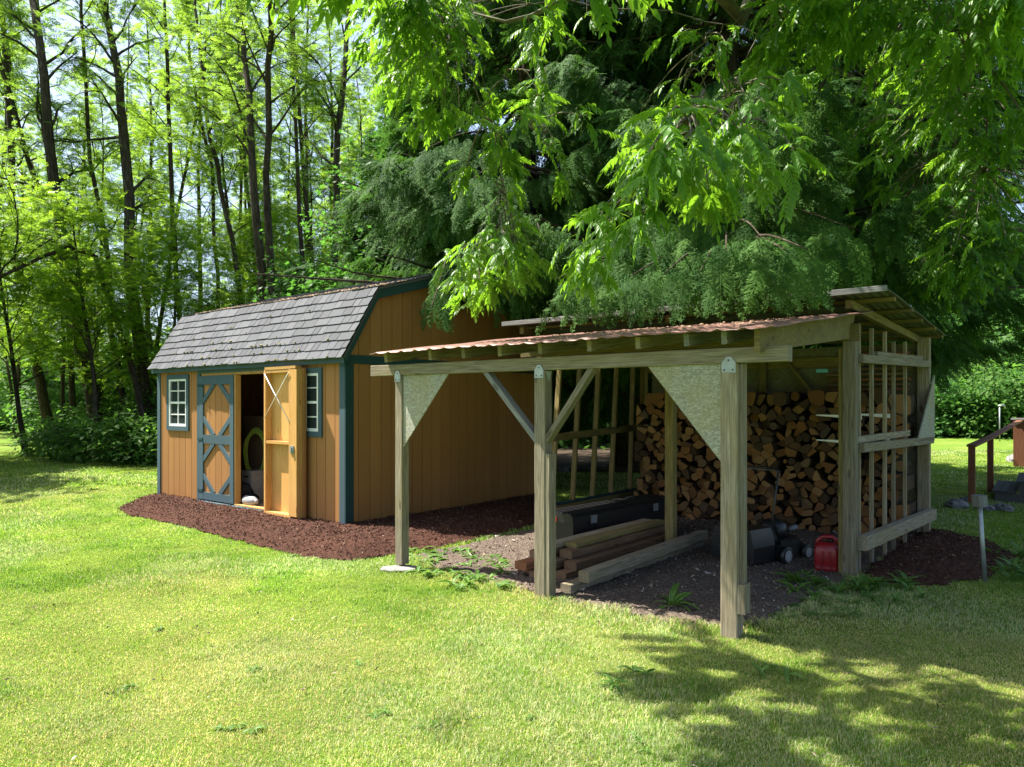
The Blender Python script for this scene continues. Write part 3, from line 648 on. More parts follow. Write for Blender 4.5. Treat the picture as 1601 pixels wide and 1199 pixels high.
# right wall between the two big posts
D3, E3 = np.array(P(UD, 2.46)), np.array(P(uE, vE)); dirR = nrm(E3-D3); outR = np.array([dirR[1], -dirR[0], 0])
def rw(t, z, o=0): q = D3+(E3-D3)*t+outR*o; return (q[0], q[1], z)
for t_, z0, z1, o in ((.085, .02, 2.5, 0), (.234, .02, 2.5, 0), (.386, .0, 2.5, .01), (.53, .0, 2.42, -.01), (.685, .02, 2.45, 0)):
    m = MB(); m.bar(rw(t_, z0, o), rw(t_, z1, o), .042, .038, up=(outR[0], outR[1], 0)); m.build('stud', M['post'], shelter)
m = MB(); m.bar(rw(.03, 2.15, .075), rw(.98, 2.215, .075), .04, .085); m.build('wall_rail', M['post'], shelter)
m = MB(); m.bar(rw(.25, 2.235, .03), rw(.9, 2.28, .03), .04, .05); m.build('wall_rail', M['post'], shelter)
m = MB(); m.bar(rw(.03, 1.27, .08), rw(1.02, 1.24, .08), .05, .09); m.build('wall_rail', M['post'], shelter)
m = MB(); m.bar(rw(.03, 1.345, .02), rw(.72, 1.355, .02), .03, .07); m.build('wall_rail', M['post'], shelter)
m = MB(); m.bar(rw(.01, .34, .10), rw(1.0, .29, .10), .09, .14); m.build('base_beam', M['post'], shelter)
gusset([rw(1.03, 1.23, .09), rw(.74, 1.26, .09), rw(1.03, 2.08, .09)], outR*.015, 'osb')
# back wall
m = MB(); pl = [P(.05, 5.50, 1.2), P(uE+.04, 5.50, 1.2), P(uE+.04, 5.50, 2.5), P(.05, 5.50, 2.5)]
m.prism(pl, np.array(P(0, .015))-np.array(P(0, 0)), gc=[(p[2], p[0], p[1]) for p in pl]*2)
pl = [P(.05, 5.503, .05), P(uE+.04, 5.503, .05), P(uE+.04, 5.503, 1.19), P(.05, 5.503, 1.19)]
m.prism(pl, np.array(P(0, .015))-np.array(P(0, 0)), gc=[(p[2], p[0], p[1]) for p in pl]*2); m.build('back_panel', M['osb_dark'], shelter)
m = MB(); m.bar(P(0, 5.46, 2.28), P(uE-.1, 5.46, 2.30), .04, .14); m.build('wall_rail', M['oldwood'], shelter)
m = MB(); m.bar(P(2.15, 5.40, 2.45), P(2.6, 5.40, 1.85), .04, .09, up=(CV[0], CV[1], 0)); m.build('brace', M['oldwood'], shelter)
m = MB(); m.bar(P(3.0, 5.42, 2.05), P(3.6, 5.42, 2.5), .04, .09, up=(CV[0], CV[1], 0)); m.build('brace', M['oldwood'], shelter)
# pale shelf brackets on the right wall
for i, z in enumerate((1.585, 1.31)):
    for j, v in enumerate((3.2, 4.45)):
        m = MB(); u1 = UD-.06+.05*j; pl = [P(u1, v, z-.05), P(u1, v, z), P(u1-.46, v, z), P(u1-.46, v, z-.01)]
        m.prism(pl, np.array(P(0, .025))-np.array(P(0, 0))); m.build('shelf_bracket', M['white'], shelter)
# boards lying on pegs against the back wall
lab = ['lowest reddish board in the rack on the shelter back wall', 'second board from the bottom of the shelter wall rack', 'middle brown board in the shelter wall rack',
       'fourth board up in the shelter wall rack', 'short board near the top of the shelter wall rack', 'topmost reddish board under the shelter roof']
for i, z in enumerate((1.90, 1.96, 2.03, 2.10, 2.17, 2.37)):
    a = 2.75+random.uniform(0, .2)+(.1 if i > 3 else 0); m = MB(); b = 3.85-random.uniform(0, .1)
    m.bar((0, 0, 0), tuple(np.array(P(b, 5.2))-np.array(P(a, 5.2))), .14, .035); o = m.build('stored_board', M['redwood'] if i in (0, 2, 5) else M['brownwood'], None, (0, 0, 0)); o.location = P(a, 5.34, z)
    tag(o, lab[i], 'board', 'boards stored on the shelter back wall')
m = MB(); m.bar((0, 0, 0), (.14, -.05, .0), .08, .05); o = m.build('plastic_tub', plain('pale blue plastic', (.12, .42, .5), .3), None); o.location = P(2.72, 5.1, 2.155); tag(o, 'small blue plastic tub on the boards under the roof', 'tub')

# ------------------------------------------------------------------ firewood: split logs stacked across the back
rf = random.Random(11)
U0, U1 = .16, 3.72; seeds = []
cw, ch = .148, .098; nr = int(1.86/ch)
for j in range(nr):
    nx = int((U1-U0)/cw)
    for k in range(nx):
        seeds.append((U0+(k+.5+(j % 2)*.5+rf.uniform(-.38, .38))*cw, (j+.5+rf.uniform(-.36, .36))*ch))
def clip(poly, mx, my, nx, ny):
    out = []; n = len(poly)
    for i in range(n):
        a, b = poly[i], poly[(i+1) % n]; da = (a[0]-mx)*nx+(a[1]-my)*ny; db = (b[0]-mx)*nx+(b[1]-my)*ny
        if da <= 0: out.append(a)
        if (da < 0) != (db < 0) and abs(da-db) > 1e-12: t_ = da/(da-db); out.append((a[0]+(b[0]-a[0])*t_, a[1]+(b[1]-a[1])*t_))
    return out
logs = []
for i, (x, y) in enumerate(seeds):
    top = 1.80+.05*math.sin(x*3.1)+.03*math.sin(x*9+1)
    if y > top-.02: continue
    poly = [(x-.16, y-.14), (x+.16, y-.14), (x+.16, y+.14), (x-.16, y+.14)]
    for k, (a, b) in enumerate(seeds):
        if k != i and abs(a-x) < .36 and abs(b-y) < .32: poly = clip(poly, (x+a)/2, (y+b)/2, a-x, b-y)
        if not poly: break
    poly = clip(poly, 0, .012, 0, -1); poly = clip(poly, U0, 0, -1, 0)
    if len(poly) < 3: continue
    cx = sum(p[0] for p in poly)/len(poly); cy = sum(p[1] for p in poly)/len(poly); area = abs(sum(poly[k][0]*poly[(k+1) % len(poly)][1]-poly[(k+1) % len(poly)][0]*poly[k][1] for k in range(len(poly))))/2
    if area < .003: continue
    if rf.random() < .5:     # split faces leave flat sides and gaps
        q0 = rf.uniform(0, 2*PI); k_ = rf.uniform(.008, .035); poly = clip(poly, cx+math.cos(q0)*k_, cy+math.sin(q0)*k_, math.cos(q0), math.sin(q0))
        if len(poly) < 3: continue
        cx = sum(p[0] for p in poly)/len(poly); cy = sum(p[1] for p in poly)/len(poly)
    if rf.random() < .10:    # a round log
        r = min(math.hypot((poly[k][0]+poly[(k+1) % len(poly)][0])/2-cx, (poly[k][1]+poly[(k+1) % len(poly)][1])/2-cy) for k in range(len(poly)))
        poly = [(cx+r*1.02*math.cos(q), cy+r*1.02*math.sin(q)) for q in np.linspace(0, 2*PI, 10, endpoint=False)]
    else:                   # keep some split corners sharp, round the bark side
        q0 = rf.uniform(0, 2*PI); n = []
        for k in range(len(poly)):
            p, a, b = poly[k], poly[k-1], poly[(k+1) % len(poly)]
            if math.cos(math.atan2(p[1]-cy, p[0]-cx)-q0) > -.1: n += [(p[0]+(a[0]-p[0])*.33, p[1]+(a[1]-p[1])*.33), (p[0]+(a[0]-p[0])*.06+(b[0]-p[0])*.06, p[1]+(a[1]-p[1])*.06+(b[1]-p[1])*.06), (p[0]+(b[0]-p[0])*.33, p[1]+(b[1]-p[1])*.33)]
            else: n.append(p)
        poly = n
    poly = [(cx+(p[0]-cx)*.95+rf.uniform(-.003, .003), cy+(p[1]-cy)*.94+rf.uniform(-.003, .003)) for p in poly]
    logs.append((cx, cy, poly))
print('logs', len(logs))
def vis_rank(l): return (1 if l[1] < .45 and l[0] < 1.2 else 0)
rf.shuffle(logs); logs.sort(key=vis_rank)
def log_mesh(m, cx, cy, poly, rel=True):
    j = rf.uniform(-.02, .11) if rf.random() < .8 else rf.uniform(.1, .2); v0, v1 = 4.70+j, 5.1+j*.5+rf.uniform(0, .12); v1 = min(v1, 5.3); rx = rf.uniform(-.03, .03); rnd = rf.random()
    O = np.array(P(cx, 4.9, cy)) if rel else np.zeros(3); tz = rf.uniform(-.03, .03); tu = rf.uniform(-.02, .02)
    A_ = [np.array(P(p[0], v0+(p[0]-cx)*tz*4+(p[1]-cy)*rx*6, p[1]))-O for p in poly]; B_ = [np.array(P(p[0]+tu*.3, v1, p[1]+tz*.3))-O for p in poly]; n = len(poly)
    g = [(p[0]-cx, p[1]-cy, 0) for p in poly]; c_ = (rf.uniform(-.05, .05), rf.uniform(-.05, .05), 0)
    b = len(m.v); m.v += [tuple(x) for x in A_]; m.g += [(q[0]+c_[0], q[1]+c_[1], 0) for q in g]; m.r += [rnd]*n; m.f.append(tuple(b+i for i in range(n))); m.mi.append(0); m.sm.append(False)
    b = len(m.v); m.v += [tuple(x) for x in A_+B_]; m.g += [(q[0], q[1], 0) for q in g]+[(q[0], q[1], .4) for q in g]; m.r += [rnd]*(2*n)
    for i in range(n): m.f.append((b+(i+1) % n, b+i, b+n+i, b+n+(i+1) % n)); m.mi.append(1); m.sm.append(False)
    m.f.append(tuple(b+n+i for i in reversed(range(n)))); m.mi.append(0); m.sm.append(False)
    return tuple(O)
for cx, cy, poly in logs[:300]:
    m = MB(); O = log_mesh(m, cx, cy, poly); o = m.build('firewood_log', [M['endgrain'], M['logbark']]); o.location = O
    tag(o, 'split firewood log end in the tall stack under the shelter', 'log', 'firewood logs stacked in the shelter')
m = MB()
for cx, cy, poly in logs[300:]: log_mesh(m, cx, cy, poly, False)
if m.v: tag(m.build('firewood_logs', [M['endgrain'], M['logbark']]), 'remaining split logs low in the left of the firewood stack', 'firewood', kind='stuff')

# ------------------------------------------------------------------ timbers lying on the ground
def timber(u0, v0, u1, v1, z, w, h, mat, label, group='timbers piled on the shelter floor'):
    a, b = np.array(P(u0, v0, 0)), np.array(P(u1, v1, 0)); m = MB(); m.bar((0, 0, 0), tuple(b-a), w, h, bev=.006)
    o = m.build('timber', M[mat], None); o.location = P(u0, v0, z+h/2); return tag(o, label, 'timber', group)
timber(1.93, .16, 1.98, 2.95, .006, .11, .098, 'post', 'lower of the two grey timbers in front of the brown pile')
timber(2.03, .30, 2.03, 2.93, .106, .11, .10, 'post', 'grey timber resting on top of the lower grey one')
TB = [(1.22, .55, 1.30, 2.7, .006, 'brownwood', 'brown timber at the bottom left of the pile'),
      (1.40, .42, 1.47, 2.75, .006, 'brownwood', 'brown timber in the middle of the bottom layer'),
      (1.60, .55, 1.64, 2.8, .006, 'brownwood', 'brown timber at the bottom of the pile beside the grey pair'),
      (1.24, .40, 1.33, 2.72, .086, 'redwood', 'reddish timber with a pale end tag in the second layer'),
      (1.43, .62, 1.50, 2.70, .086, 'brownwood', 'brown timber in the middle of the second layer'),
      (1.62, .70, 1.66, 2.78, .086, 'brownwood', 'brown timber in the second layer facing the grey pair'),
      (1.27, .60, 1.36, 2.75, .167, 'brownwood', 'brown timber at the left of the third layer'),
      (1.50, .80, 1.55, 2.80, .167, 'brownwood', 'brown timber at the right of the third layer'),
      (1.30, .72, 1.38, 2.80, .248, 'post', 'grey topped timber on the crest of the brown pile'),
      (1.46, .95, 1.52, 2.85, .248, 'oldwood', 'flat grey plank lying beside the crest timber')]
for k, (a, b, c, d, z, mt, lb) in enumerate(TB): timber(a, b, c, d, z, .145, .079 if k < 8 else .045, mt, lb)
# ------------------------------------------------------------------ black tool box
tb = thing('tool_box', 'long black plastic truck tool box with ribbed lid beside the timbers', 'tool box', P(.8, 2.6, 0))
def tbx(a, v, z): return P(.62+a+.10*(v-1.6), v, z)
m = MB(); m.sbox(.03, .43, 1.62, 3.68, .02, .36, fr=tbx, grain='w'); m.build('body', M['black'], tb)
m = MB(); pf = [(0, .362), (.46, .362), (.46, .43), (.43, .465), (.03, .465), (0, .43)]
m.prism([tbx(a, 1.57, z) for a, z in pf], np.array(tbx(0, 3.73, 0))-np.array(tbx(0, 1.57, 0))); lid = m.build('lid', M['black'], tb)
m = MB()
for k in range(5): a = .07+k*.07; m.sbox(a, a+.03, 1.6, 3.7, .4655, .475, fr=tbx, grain='w')
m.build('lid_ribs', M['black'], lid)
m = MB(); m.sbox(.15, .25, 1.558, 1.569, .37, .42, fr=tbx); m.build('reflector', M['redlens'], tb)
for v in (1.9, 3.2): m = MB(); m.sbox(.461, .475, v, v+.1, .33, .42, fr=tbx); m.build('latch', M['grey'], tb)
# ------------------------------------------------------------------ lawn mower
mo = np.array([2.84, 7.85, 0]); mf = nrm(np.array([.80, .60, 0])); ms = np.array([mf[1], -mf[0], 0])
def MW(a, b, z): q = mo+ms*a+mf*b; return (q[0], q[1], z)
mow = thing('lawn_mower', 'black walk-behind lawn mower with rear catcher and grey wheels beside the logs', 'lawn mower', tuple(mo))
m = MB(); pf = [(-.28, -.25), (.28, -.25), (.30, .06), (.25, .28), (.12, .36), (-.12, .36), (-.25, .28), (-.30, .06)]
m.prism([MW(a, b, .07) for a, b in pf], (0, 0, .12)); m.prism([MW(a*.82, b*.82+.02, .191) for a, b in pf], (0, 0, .05)); m.build('deck', M['black'], mow)
m = MB(); m.lathe(MW(0, .08, .242), (0, 0, 1), [(0, 0), (.14, 0), (.15, .05), (.14, .13), (.10, .17), (.05, .185), (0, .19)], 20); m.sbox(-.12, .12, -.10, .04, .242, .36, fr=MW); m.build('engine', M['black'], mow)
m = MB(); m.tube([MW(.08, .25, .30), MW(.14, .33, .33)], .03, 10); m.build('muffler', M['grey'], mow)
m = MB(); pf = [(-.26, .06), (.26, .06), (.26, .22), (.22, .40), (-.22, .40), (-.26, .22)]
m.prism([MW(a, -.66, z) for a, z in pf], mf*.38); cat_ = m.build('grass_catcher', M['black'], mow)
m = MB()
for z in (.09, .13, .17, .26, .30, .34): m.sbox(-.20, .20, -.669, -.662, z, z+.018, fr=MW, grain='s')
m.build('catcher_vents', M['black'], cat_)
for a, b, r in ((.33, -.18, .10), (-.33, -.18, .10), (.31, .24, .088), (-.31, .24, .088)):
    sg = 1 if a > 0 else -1; m = MB(); ax_ = ms*sg; c = np.array(MW(a, b, r))
    m.lathe(c, ax_, [(r*.6, -.03), (r, -.026), (r, .02), (r*.8, .026), (r*.6, .026)], 24); w_ = m.build('wheel', M['black'], mow)
    m = MB(); m.lathe(c, ax_, [(0, .0), (r*.6, .0), (r*.62, .030), (r*.5, .026), (r*.2, .032), (0, .033)], 24); m.build('hub', M['lgrey'], w_)
m = MB(); m.tube([MW(-.24, -.15, .2), MW(-.24, -.30, .5), MW(-.22, -.16, .95), MW(-.19, -.12, 1.01), MW(.19, -.12, 1.01), MW(.22, -.16, .95), MW(.24, -.30, .5), MW(.24, -.15, .2)], .012, 8); hd = m.build('handle', M['black'], mow)
m = MB(); m.tube([MW(-.20, -.16, .97), MW(-.17, -.06, .98), MW(.17, -.06, .98), MW(.20, -.16, .97)], .006, 6); m.build('bail_bar', M['grey'], hd)
# ------------------------------------------------------------------ red fuel can
gc_ = thing('fuel_can', 'red plastic fuel can standing beside the big corner post', 'fuel can', (3.21, 7.22, 0))
def GC(a, b, z): return (3.21+a*.86+b*.5, 7.22-a*.5+b*.86, z)
def rring(hx_, hy_, z, r=.035, n=4):
    out = []
    for cx, cy, q0 in ((hx_-r, hy_-r, 0), (-hx_+r, hy_-r, PI/2), (-hx_+r, -hy_+r, PI), (hx_-r, -hy_+r, 1.5*PI)):
        for k in range(n): q = q0+PI/2*k/(n-1); out.append((cx+r*math.cos(q), cy+r*math.sin(q), z))
    return out
def loft(m, rings, fr, mi=0):
    n = len(rings[0]); vs = [fr(*p) for r_ in rings for p in r_]; fs = [(i*n+k, i*n+(k+1) % n, (i+1)*n+(k+1) % n, (i+1)*n+k) for i in range(len(rings)-1) for k in range(n)]
    fs += [tuple(range(n-1, -1, -1)), tuple((len(rings)-1)*n+k for k in range(n))]; m.add(vs, fs, None, mi, None, True)
m = MB(); loft(m, [rring(.10, .085, .004), rring(.115, .10, .015), rring(.118, .10, .05), rring(.112, .095, .07), rring(.118, .10, .09), rring(.118, .10, .22), rring(.10, .09, .27), rring(.07, .06, .30, .03)], GC)
m.build('body', M['red'], gc_)
m = MB(); m.tube([GC(-.10, 0, .235), GC(-.09, 0, .31), GC(-.04, 0, .35), GC(.05, 0, .355), GC(.10, 0, .32), GC(.105, 0, .23)], .022, 10); m.build('handle', M['red'], gc_)
m = MB(); m.lathe(GC(.03, .04, .295), (0, 0, 1), [(0, 0), (.03, 0), (.03, .03), (0, .031)], 14); m.build('cap', M['black'], gc_)
m = MB()
for a in (-.05, .05): m.bar(GC(a, -.101, .03), GC(a*.6, -.101, .22), .02, .012)
m.build('moulded_rib', M['red'], gc_)
# ------------------------------------------------------------------ pole with a cap block, far pole
lp = thing('pipe_post', 'short leaning galvanised pipe with a grey block on its top', 'pole', (4.49, 6.73, 0))
m = MB(); m.tube([(4.49, 6.73, -.02), (4.425, 6.71, .74)], .0195, 14); m.build('pipe', M['galv'], lp)
m = MB(); m.bar((4.425, 6.71, .735), (4.418, 6.708, .84), .105, .095, bev=.012); m.build('cap_block', M['greywood'], lp)
fp = thing('hydrant_pipe', 'thin grey hydrant pipe standing on the far lawn by the bushes', 'pole', gr(1563, 690))
q = gr(1563, 690); m = MB(); m.tube([q, (q[0], q[1], 1.62)], .028, 10); m.build('pipe', M['galv'], fp)
m = MB(); m.tube([(q[0]-.05, q[1], 1.62), (q[0]+.2, q[1], 1.66), (q[0]+.25, q[1], 1.5)], .045, 10); m.build('hydrant_head', M['galv'], fp)
# ------------------------------------------------------------------ deck stairs with railing
RP = [(7.83, 12.08, .99), (9.24, 13.7, 1.06), (13.9, 19.4, 1.27)]
rl = thing('stair_railing', 'reddish wooden handrail on square posts beside the dark steps', 'railing', (7.83, 12.08, 0))
for x, y, z in RP[:2]: m = MB(); m.bar((x, y, 0), (x, y, z-.02), .10, .10, up=(CV[0], CV[1], 0)); m.build('post', M['redwood'], rl)
x, y, z = RP[2]; m = MB(); m.bar((x, y, 0), (x, y, z), .30, .30, up=(CV[0], CV[1], 0)); pp = m.build('newel_post', M['redwood'], rl)
m = MB(); m.bar((x, y, z+.001), (x, y, z+.05), .40, .40, up=(CV[0], CV[1], 0)); m.build('post_cap', M['conc'], pp)
m = MB(); m.bar((7.79, 12.03, .995), (9.24, 13.7, 1.065), .14, .04); m.bar((9.24, 13.7, 1.065), (x, y, z-.02), .14, .04); m.build('handrail', M['redwood'], rl)
st = thing('deck_steps', 'dark grey wooden deck steps rising beyond the leaning pipe', 'steps', (8.5, 12.6, 0))
def ST(a, b, z): return (8.38+a*.786+b*.6, 12.35-a*.618+b*.8, z)
for k in range(4):
    a0 = k*.34; z = .17+.175*k
    for j in range(3): m = MB(); m.sbox(a0-.02+j*.118, a0+.092+j*.118, 0, 2.0, z, z+.035, fr=ST, grain='w'); m.build('tread', M['deck'], st)
    m = MB(); m.sbox(a0+.01, a0+.03, .04, 1.96, z-.17, z-.002, fr=ST, grain='w'); m.build('riser', M['deck'], st)
m = MB(); m.prism([ST(.04, .03, 0.0), ST(1.5, .03, 0), ST(1.5, .03, .69), ST(1.06, .03, .69), ST(1.06, .03, .515), ST(.72, .03, .515), ST(.72, .03, .34), ST(.38, .03, .34), ST(.38, .03, .165), ST(.04, .03, .165)], np.array(ST(0, .01, 0))-np.array(ST(0, 0, 0))); m.build('stringer', M['deck'], st)
# stones
def rock(px, py, r, label, group, z=.3, mat='stone'):
    q = gr(px, py); m = MB(); m.blob((0, 0, 0), r*random.uniform(1, 1.5), r*random.uniform(.8, 1.1), r*.6, 10, 6, .18, smooth=False, rot=random.uniform(0, 3)); o = m.build('stone', M[mat]); o.location = (q[0], q[1], r*z)
    return tag(o, label, 'stone', group)
rock(1496, 794, .16, 'largest pale stone at the foot of the stair post', 'stones around the steps')
rock(1512, 784, .1, 'stone tucked behind the stair post', 'stones around the steps')
rock(1540, 797, .14, 'flat stone right of the leaning pipe', 'stones around the steps', .1)
rock(1568, 798, .15, 'flat stone under the dark steps', 'stones around the steps', .1)
rock(1588, 722, .25, 'pale stone beside the red newel post', 'stones around the steps')
for i in range(15): rock(868+i*10.5+random.uniform(-3, 3), 737-i*.5+random.uniform(-2, 2), random.uniform(.08, .17), 'small stone in the row edging the soil bed behind the shelter', 'stones edging the soil bed')
m = MB(); m.blob((0, 0, 0), .20, .14, .022, 16, 6, .12); o = m.build('footing', M['conc']); o.location = (-1.15, 7.28, .015); tag(o, 'round concrete footing under the left front post', 'footing')

# ================================================================== PLANTS
def frames(d, n):
    """rotation matrices whose columns are the leaf's axis, its side and its normal"""
    d = nrm(d); s = nrm(np.cross(n, d)); k = np.cross(d, s); return np.stack([d, s, k], -1)
def stamp(tv, tf, mats, pos, scale):
    v = np.einsum('mij,nj->mni', mats, tv)*np.asarray(scale).reshape(-1, 1, 1)+pos[:, None, :]
    f = tf[None]+(np.arange(len(pos))*len(tv))[:, None, None]; return v.reshape(-1, 3), f.reshape(-1, 3)
class Leaves:
    def __init__(s): s.v = []; s.f = []; s.r = []; s.n = 0
    def add(s, tmpl, d, nn, pos, scale, rnd=None):
        if len(pos) == 0: return
        tv, tf = tmpl; v, f = stamp(tv, tf, frames(d, nn), np.asarray(pos, float), scale)
        r = rng.random(len(pos)) if rnd is None else rnd
        s.v.append(v); s.f.append(f+s.n); s.n += len(v); s.r.append(np.repeat(r, len(tv)))
    def raw(s, v, f, r): s.v.append(v); s.f.append(f+s.n); s.n += len(v); s.r.append(r)
    def build(s, name, mat, parent=None, origin=(0, 0, 0)):
        return tris_obj(name, np.concatenate(s.v), np.concatenate(s.f), mat, parent, origin, rnd=np.concatenate(s.r))
def kite(b, t, w, up=(0, 0, 1), k=.45):
    b = np.array(b, float); t = np.array(t, float); d = t-b; s = nrm(np.cross(up, d))*w/2; m = b+d*k; return [b, m-s, t, m+s], [(0, 1, 2), (0, 2, 3)]
def tm(parts):
    V, F_ = [], []
    for v, f in parts: F_ += [tuple(len(V)+i for i in q) for q in f]; V += [np.array(p, float) for p in v]
    return np.array(V), np.array(F_)
def locust_frond(n=6, L=1.0):
    ps = [kite((0, 0, 0), (L, 0, -.06), .018)]
    for i in range(n):
        x = L*(.16+.8*i/n); l = .26*math.sin(.7+2.0*i/n)
        for sg in (-1, 1): ps.append(kite((x, 0, -.06*x), (x+l*.35, sg*l, -.06*x-random.uniform(.0, .10)), l*.5))
    ps.append(kite((L*.93, 0, -.06), (L*1.12, 0, -.12), .10)); return tm(ps)
def cedar_spray(n=10, seed=0):
    ps = []; r = random.Random(seed); j_ = lambda k: r.uniform(1-k, 1+k)
    for i in range(n):
        x0 = i/n; z = -.16*x0*x0
        for sg in (-1, 1):
            x = x0+r.uniform(-.03, .03); l = (.25*(1-x0)**.7*(.6+.4*math.sin(x0*3+.4))+.03)*j_(.22); x1 = x+l*.62*j_(.25); y1 = sg*l*.80*j_(.2); z1 = z-l*.30*j_(.8); ps.append(kite((x, 0, z), (x1, y1, z1), .026))
            k = max(1, int(l/.085))
            for j in range(k):
                q = (j+.7)/(k+.4); b = (x+(x1-x)*q, y1*q, z+(z1-z)*q); l2 = .115*(1-q*.6)*(.6+l*1.6)*j_(.4)
                for s2 in (-1, 1):
                    if s2 == 1: t_ = (b[0]+l2*.95, b[1]+sg*l2*.15, b[2]-l2*.30)
                    else: t_ = (b[0]+l2*.10, b[1]+sg*l2*.9, b[2]-l2*.25)
                    ps.append(kite(b, t_, .032*j_(.25)))
    ps.append(kite((0, 0, 0), (.55, 0, -.05), .018)); ps.append(kite((.5, 0, -.04), (1.05, 0, -.18), .028)); return tm(ps)
def walnut_leaf(n=7, seed=0):
    r = random.Random(seed); V, F_ = [], []; L = .40
    def rach(x): return np.array([L*x-.03*x*x, 0, .04*x-.20*x*x])
    for k in range(6):
        a, b = rach(k/6), rach((k+1)/6); w = .0035; q = len(V); V += [a+[0, w, 0], a-[0, w, 0], b-[0, w, 0], b+[0, w, 0]]; F_ += [(q, q+1, q+2), (q, q+2, q+3)]
    def leaflet(b, d, l, w):
        d = nrm(np.array(d)); s = nrm(np.cross((0, 0, 1), d)); u = np.cross(d, s); q = len(V); dr = r.uniform(.05, .30)
        def pt(t, y, z): return b+d*l*t+s*w*y+u*(z*w-dr*l*t*t)
        V.extend([pt(0, 0, 0), pt(.3, .5, .16), pt(.3, 0, 0), pt(.3, -.5, .16), pt(.68, .36, .1), pt(.68, 0, 0), pt(.68, -.36, .1), pt(1.0, 0, 0)])
        for f in ((0, 2, 1), (0, 3, 2), (1, 5, 4), (1, 2, 5), (2, 6, 5), (2, 3, 6), (4, 5, 7), (5, 6, 7)): F_.append(tuple(q+i for i in f))
    for i in range(n):
        x = .22+.74*i/n; b = rach(x); l = .100*(.7+.5*math.sin(PI*(i+1)/(n+1.5)))*r.uniform(.8, 1.15)
        for sg in (-1, 1): leaflet(b, (.62+.2*r.random(), sg*.8, -.35-.5*r.random()), l, l*.36)
    leaflet(rach(1.0), (.8, 0, -.6), .10, .036); return np.array(V), np.array(F_)
def maple_leaf():
    V = [(0, 0, 0)]; a = [(-2.3, .5), (-1.5, .35), (-1.1, .85), (-.6, .45), (0, 1.05), (.6, .45), (1.1, .85), (1.5, .35), (2.3, .5)]
    for q, r in a: V.append((.15+r*math.cos(q), r*math.sin(q), -.12*r*r-(.05 if r < .5 else 0)))
    return np.array(V, float), np.array([(0, i, i+1) for i in range(1, 9)])
def oval_leaf():
    return tm([([(0, 0, 0), (.35, .26, .06), (.4, 0, 0), (.35, -.26, .06), (.75, .2, -.02), (.78, 0, -.07), (.75, -.2, -.02), (1.05, 0, -.2)], [(0, 2, 1), (0, 3, 2), (1, 5, 4), (1, 2, 5), (2, 6, 5), (2, 3, 6), (4, 5, 7), (5, 6, 7)])])
T_LOC = locust_frond(); T_CED = [cedar_spray(12+i % 3, i) for i in range(5)]; T_WAL = [walnut_leaf(7+i % 3, i) for i in range(5)]; T_MAP = maple_leaf(); T_OVAL = oval_leaf()
T_FAR = tm([kite((0, 0, 0), (1, .1, -.1), .5), kite((.2, 0, 0), (.7, .6, 0), .4), kite((.3, 0, 0), (.8, -.6, -.1), .4)])
def curve(p0, d, L, n, droop=0, wander=.12, up=0):
    pts = [np.array(p0, float)]; d = nrm(np.array(d, float))
    for i in range(n): d = nrm(d+rng.normal(size=3)*wander+np.array([0, 0, up-droop*(i+1)/n])); pts.append(pts[-1]+d*L/n)
    return pts
def interp(path, t):
    k = t*(len(path)-1); i = min(int(k), len(path)-2); return path[i]+(path[i+1]-path[i])*(k-i), nrm(path[i+1]-path[i])
def rdir(n, flat=1.0):
    v = rng.normal(size=(n, 3)); v[:, 2] *= flat; return nrm(v)

# ---- locust trees: tall slender trunks, ascending limbs, feathery see-through crowns
def locust(path, rad, z_leaf0, nb, label, name='locust_tree', frond=.34, dens=1.7, mat='locust', group=None, blen=3.2, cat='tree', low=0, loose=.35):
    base = path[0]; root = thing(name, label, cat, tuple(base), group)
    path = [np.array(p, float) for p in path]; n = len(path); H = path[-1][2]
    m = MB(); m.tube(path, [rad*(1.25 if i == 0 else 1)*(1-.78*i/(n-1)) for i in range(n)], 9, wob=.06)
    lv = Leaves(); P_, D_ = [], []
    for b in range(nb):
        t_ = ((b+rng.random())/nb)*.97+.02
        z = z_leaf0+(H-z_leaf0)*t_; tt = np.clip((z-base[2])/max(H-base[2], 1), .02, .985); p, d = interp(path, tt)
        az = rng.uniform(0, 2*PI); L = blen*(1-.62*t_)*rng.uniform(.55, 1.25)
        dd = np.array([math.cos(az), math.sin(az), rng.uniform(.5, 1.7)]); br = curve(p, dd, L, 6, .08 if t_ < .4 else .0, .15)
        r0 = max(.012, rad*.30*(1-.7*t_)); m.tube(br, [r0*(1-.75*i/6) for i in range(7)], 5, caps=False)
        subs = [(br, .3)]
        for k in range(3):
            q, qd = interp(br, rng.uniform(.25, .9)); sb = curve(q, qd+rdir(1)[0]*.8, L*.45*rng.uniform(.6, 1.2), 4, .3, .2); m.tube(sb, [r0*.4, r0*.3, r0*.25, r0*.2, r0*.12], 4, caps=False); subs.append((sb, .1))
        for sb, t0 in subs:
            c = int((12 if sb is br else 11)*dens*max(.5, L/3))
            for _ in range(c):
                q, qd = interp(sb, rng.uniform(t0, 1.0)); P_.append(q+rng.normal(size=3)*loose*np.array([1, 1, .6])*.55); D_.append(qd*.4+np.array([rng.normal(), rng.normal(), rng.uniform(-.55, .25)]))
    k = len(P_); nn = np.array([0, 0, 1.0])+rng.normal(size=(k, 3))*.35
    lv.add(T_LOC, np.array(D_), nn, np.array(P_), frond*rng.uniform(.65, 1.3, k)); m.build('trunk', M['bark'], root); lv.build('crown', M[mat], root); return root
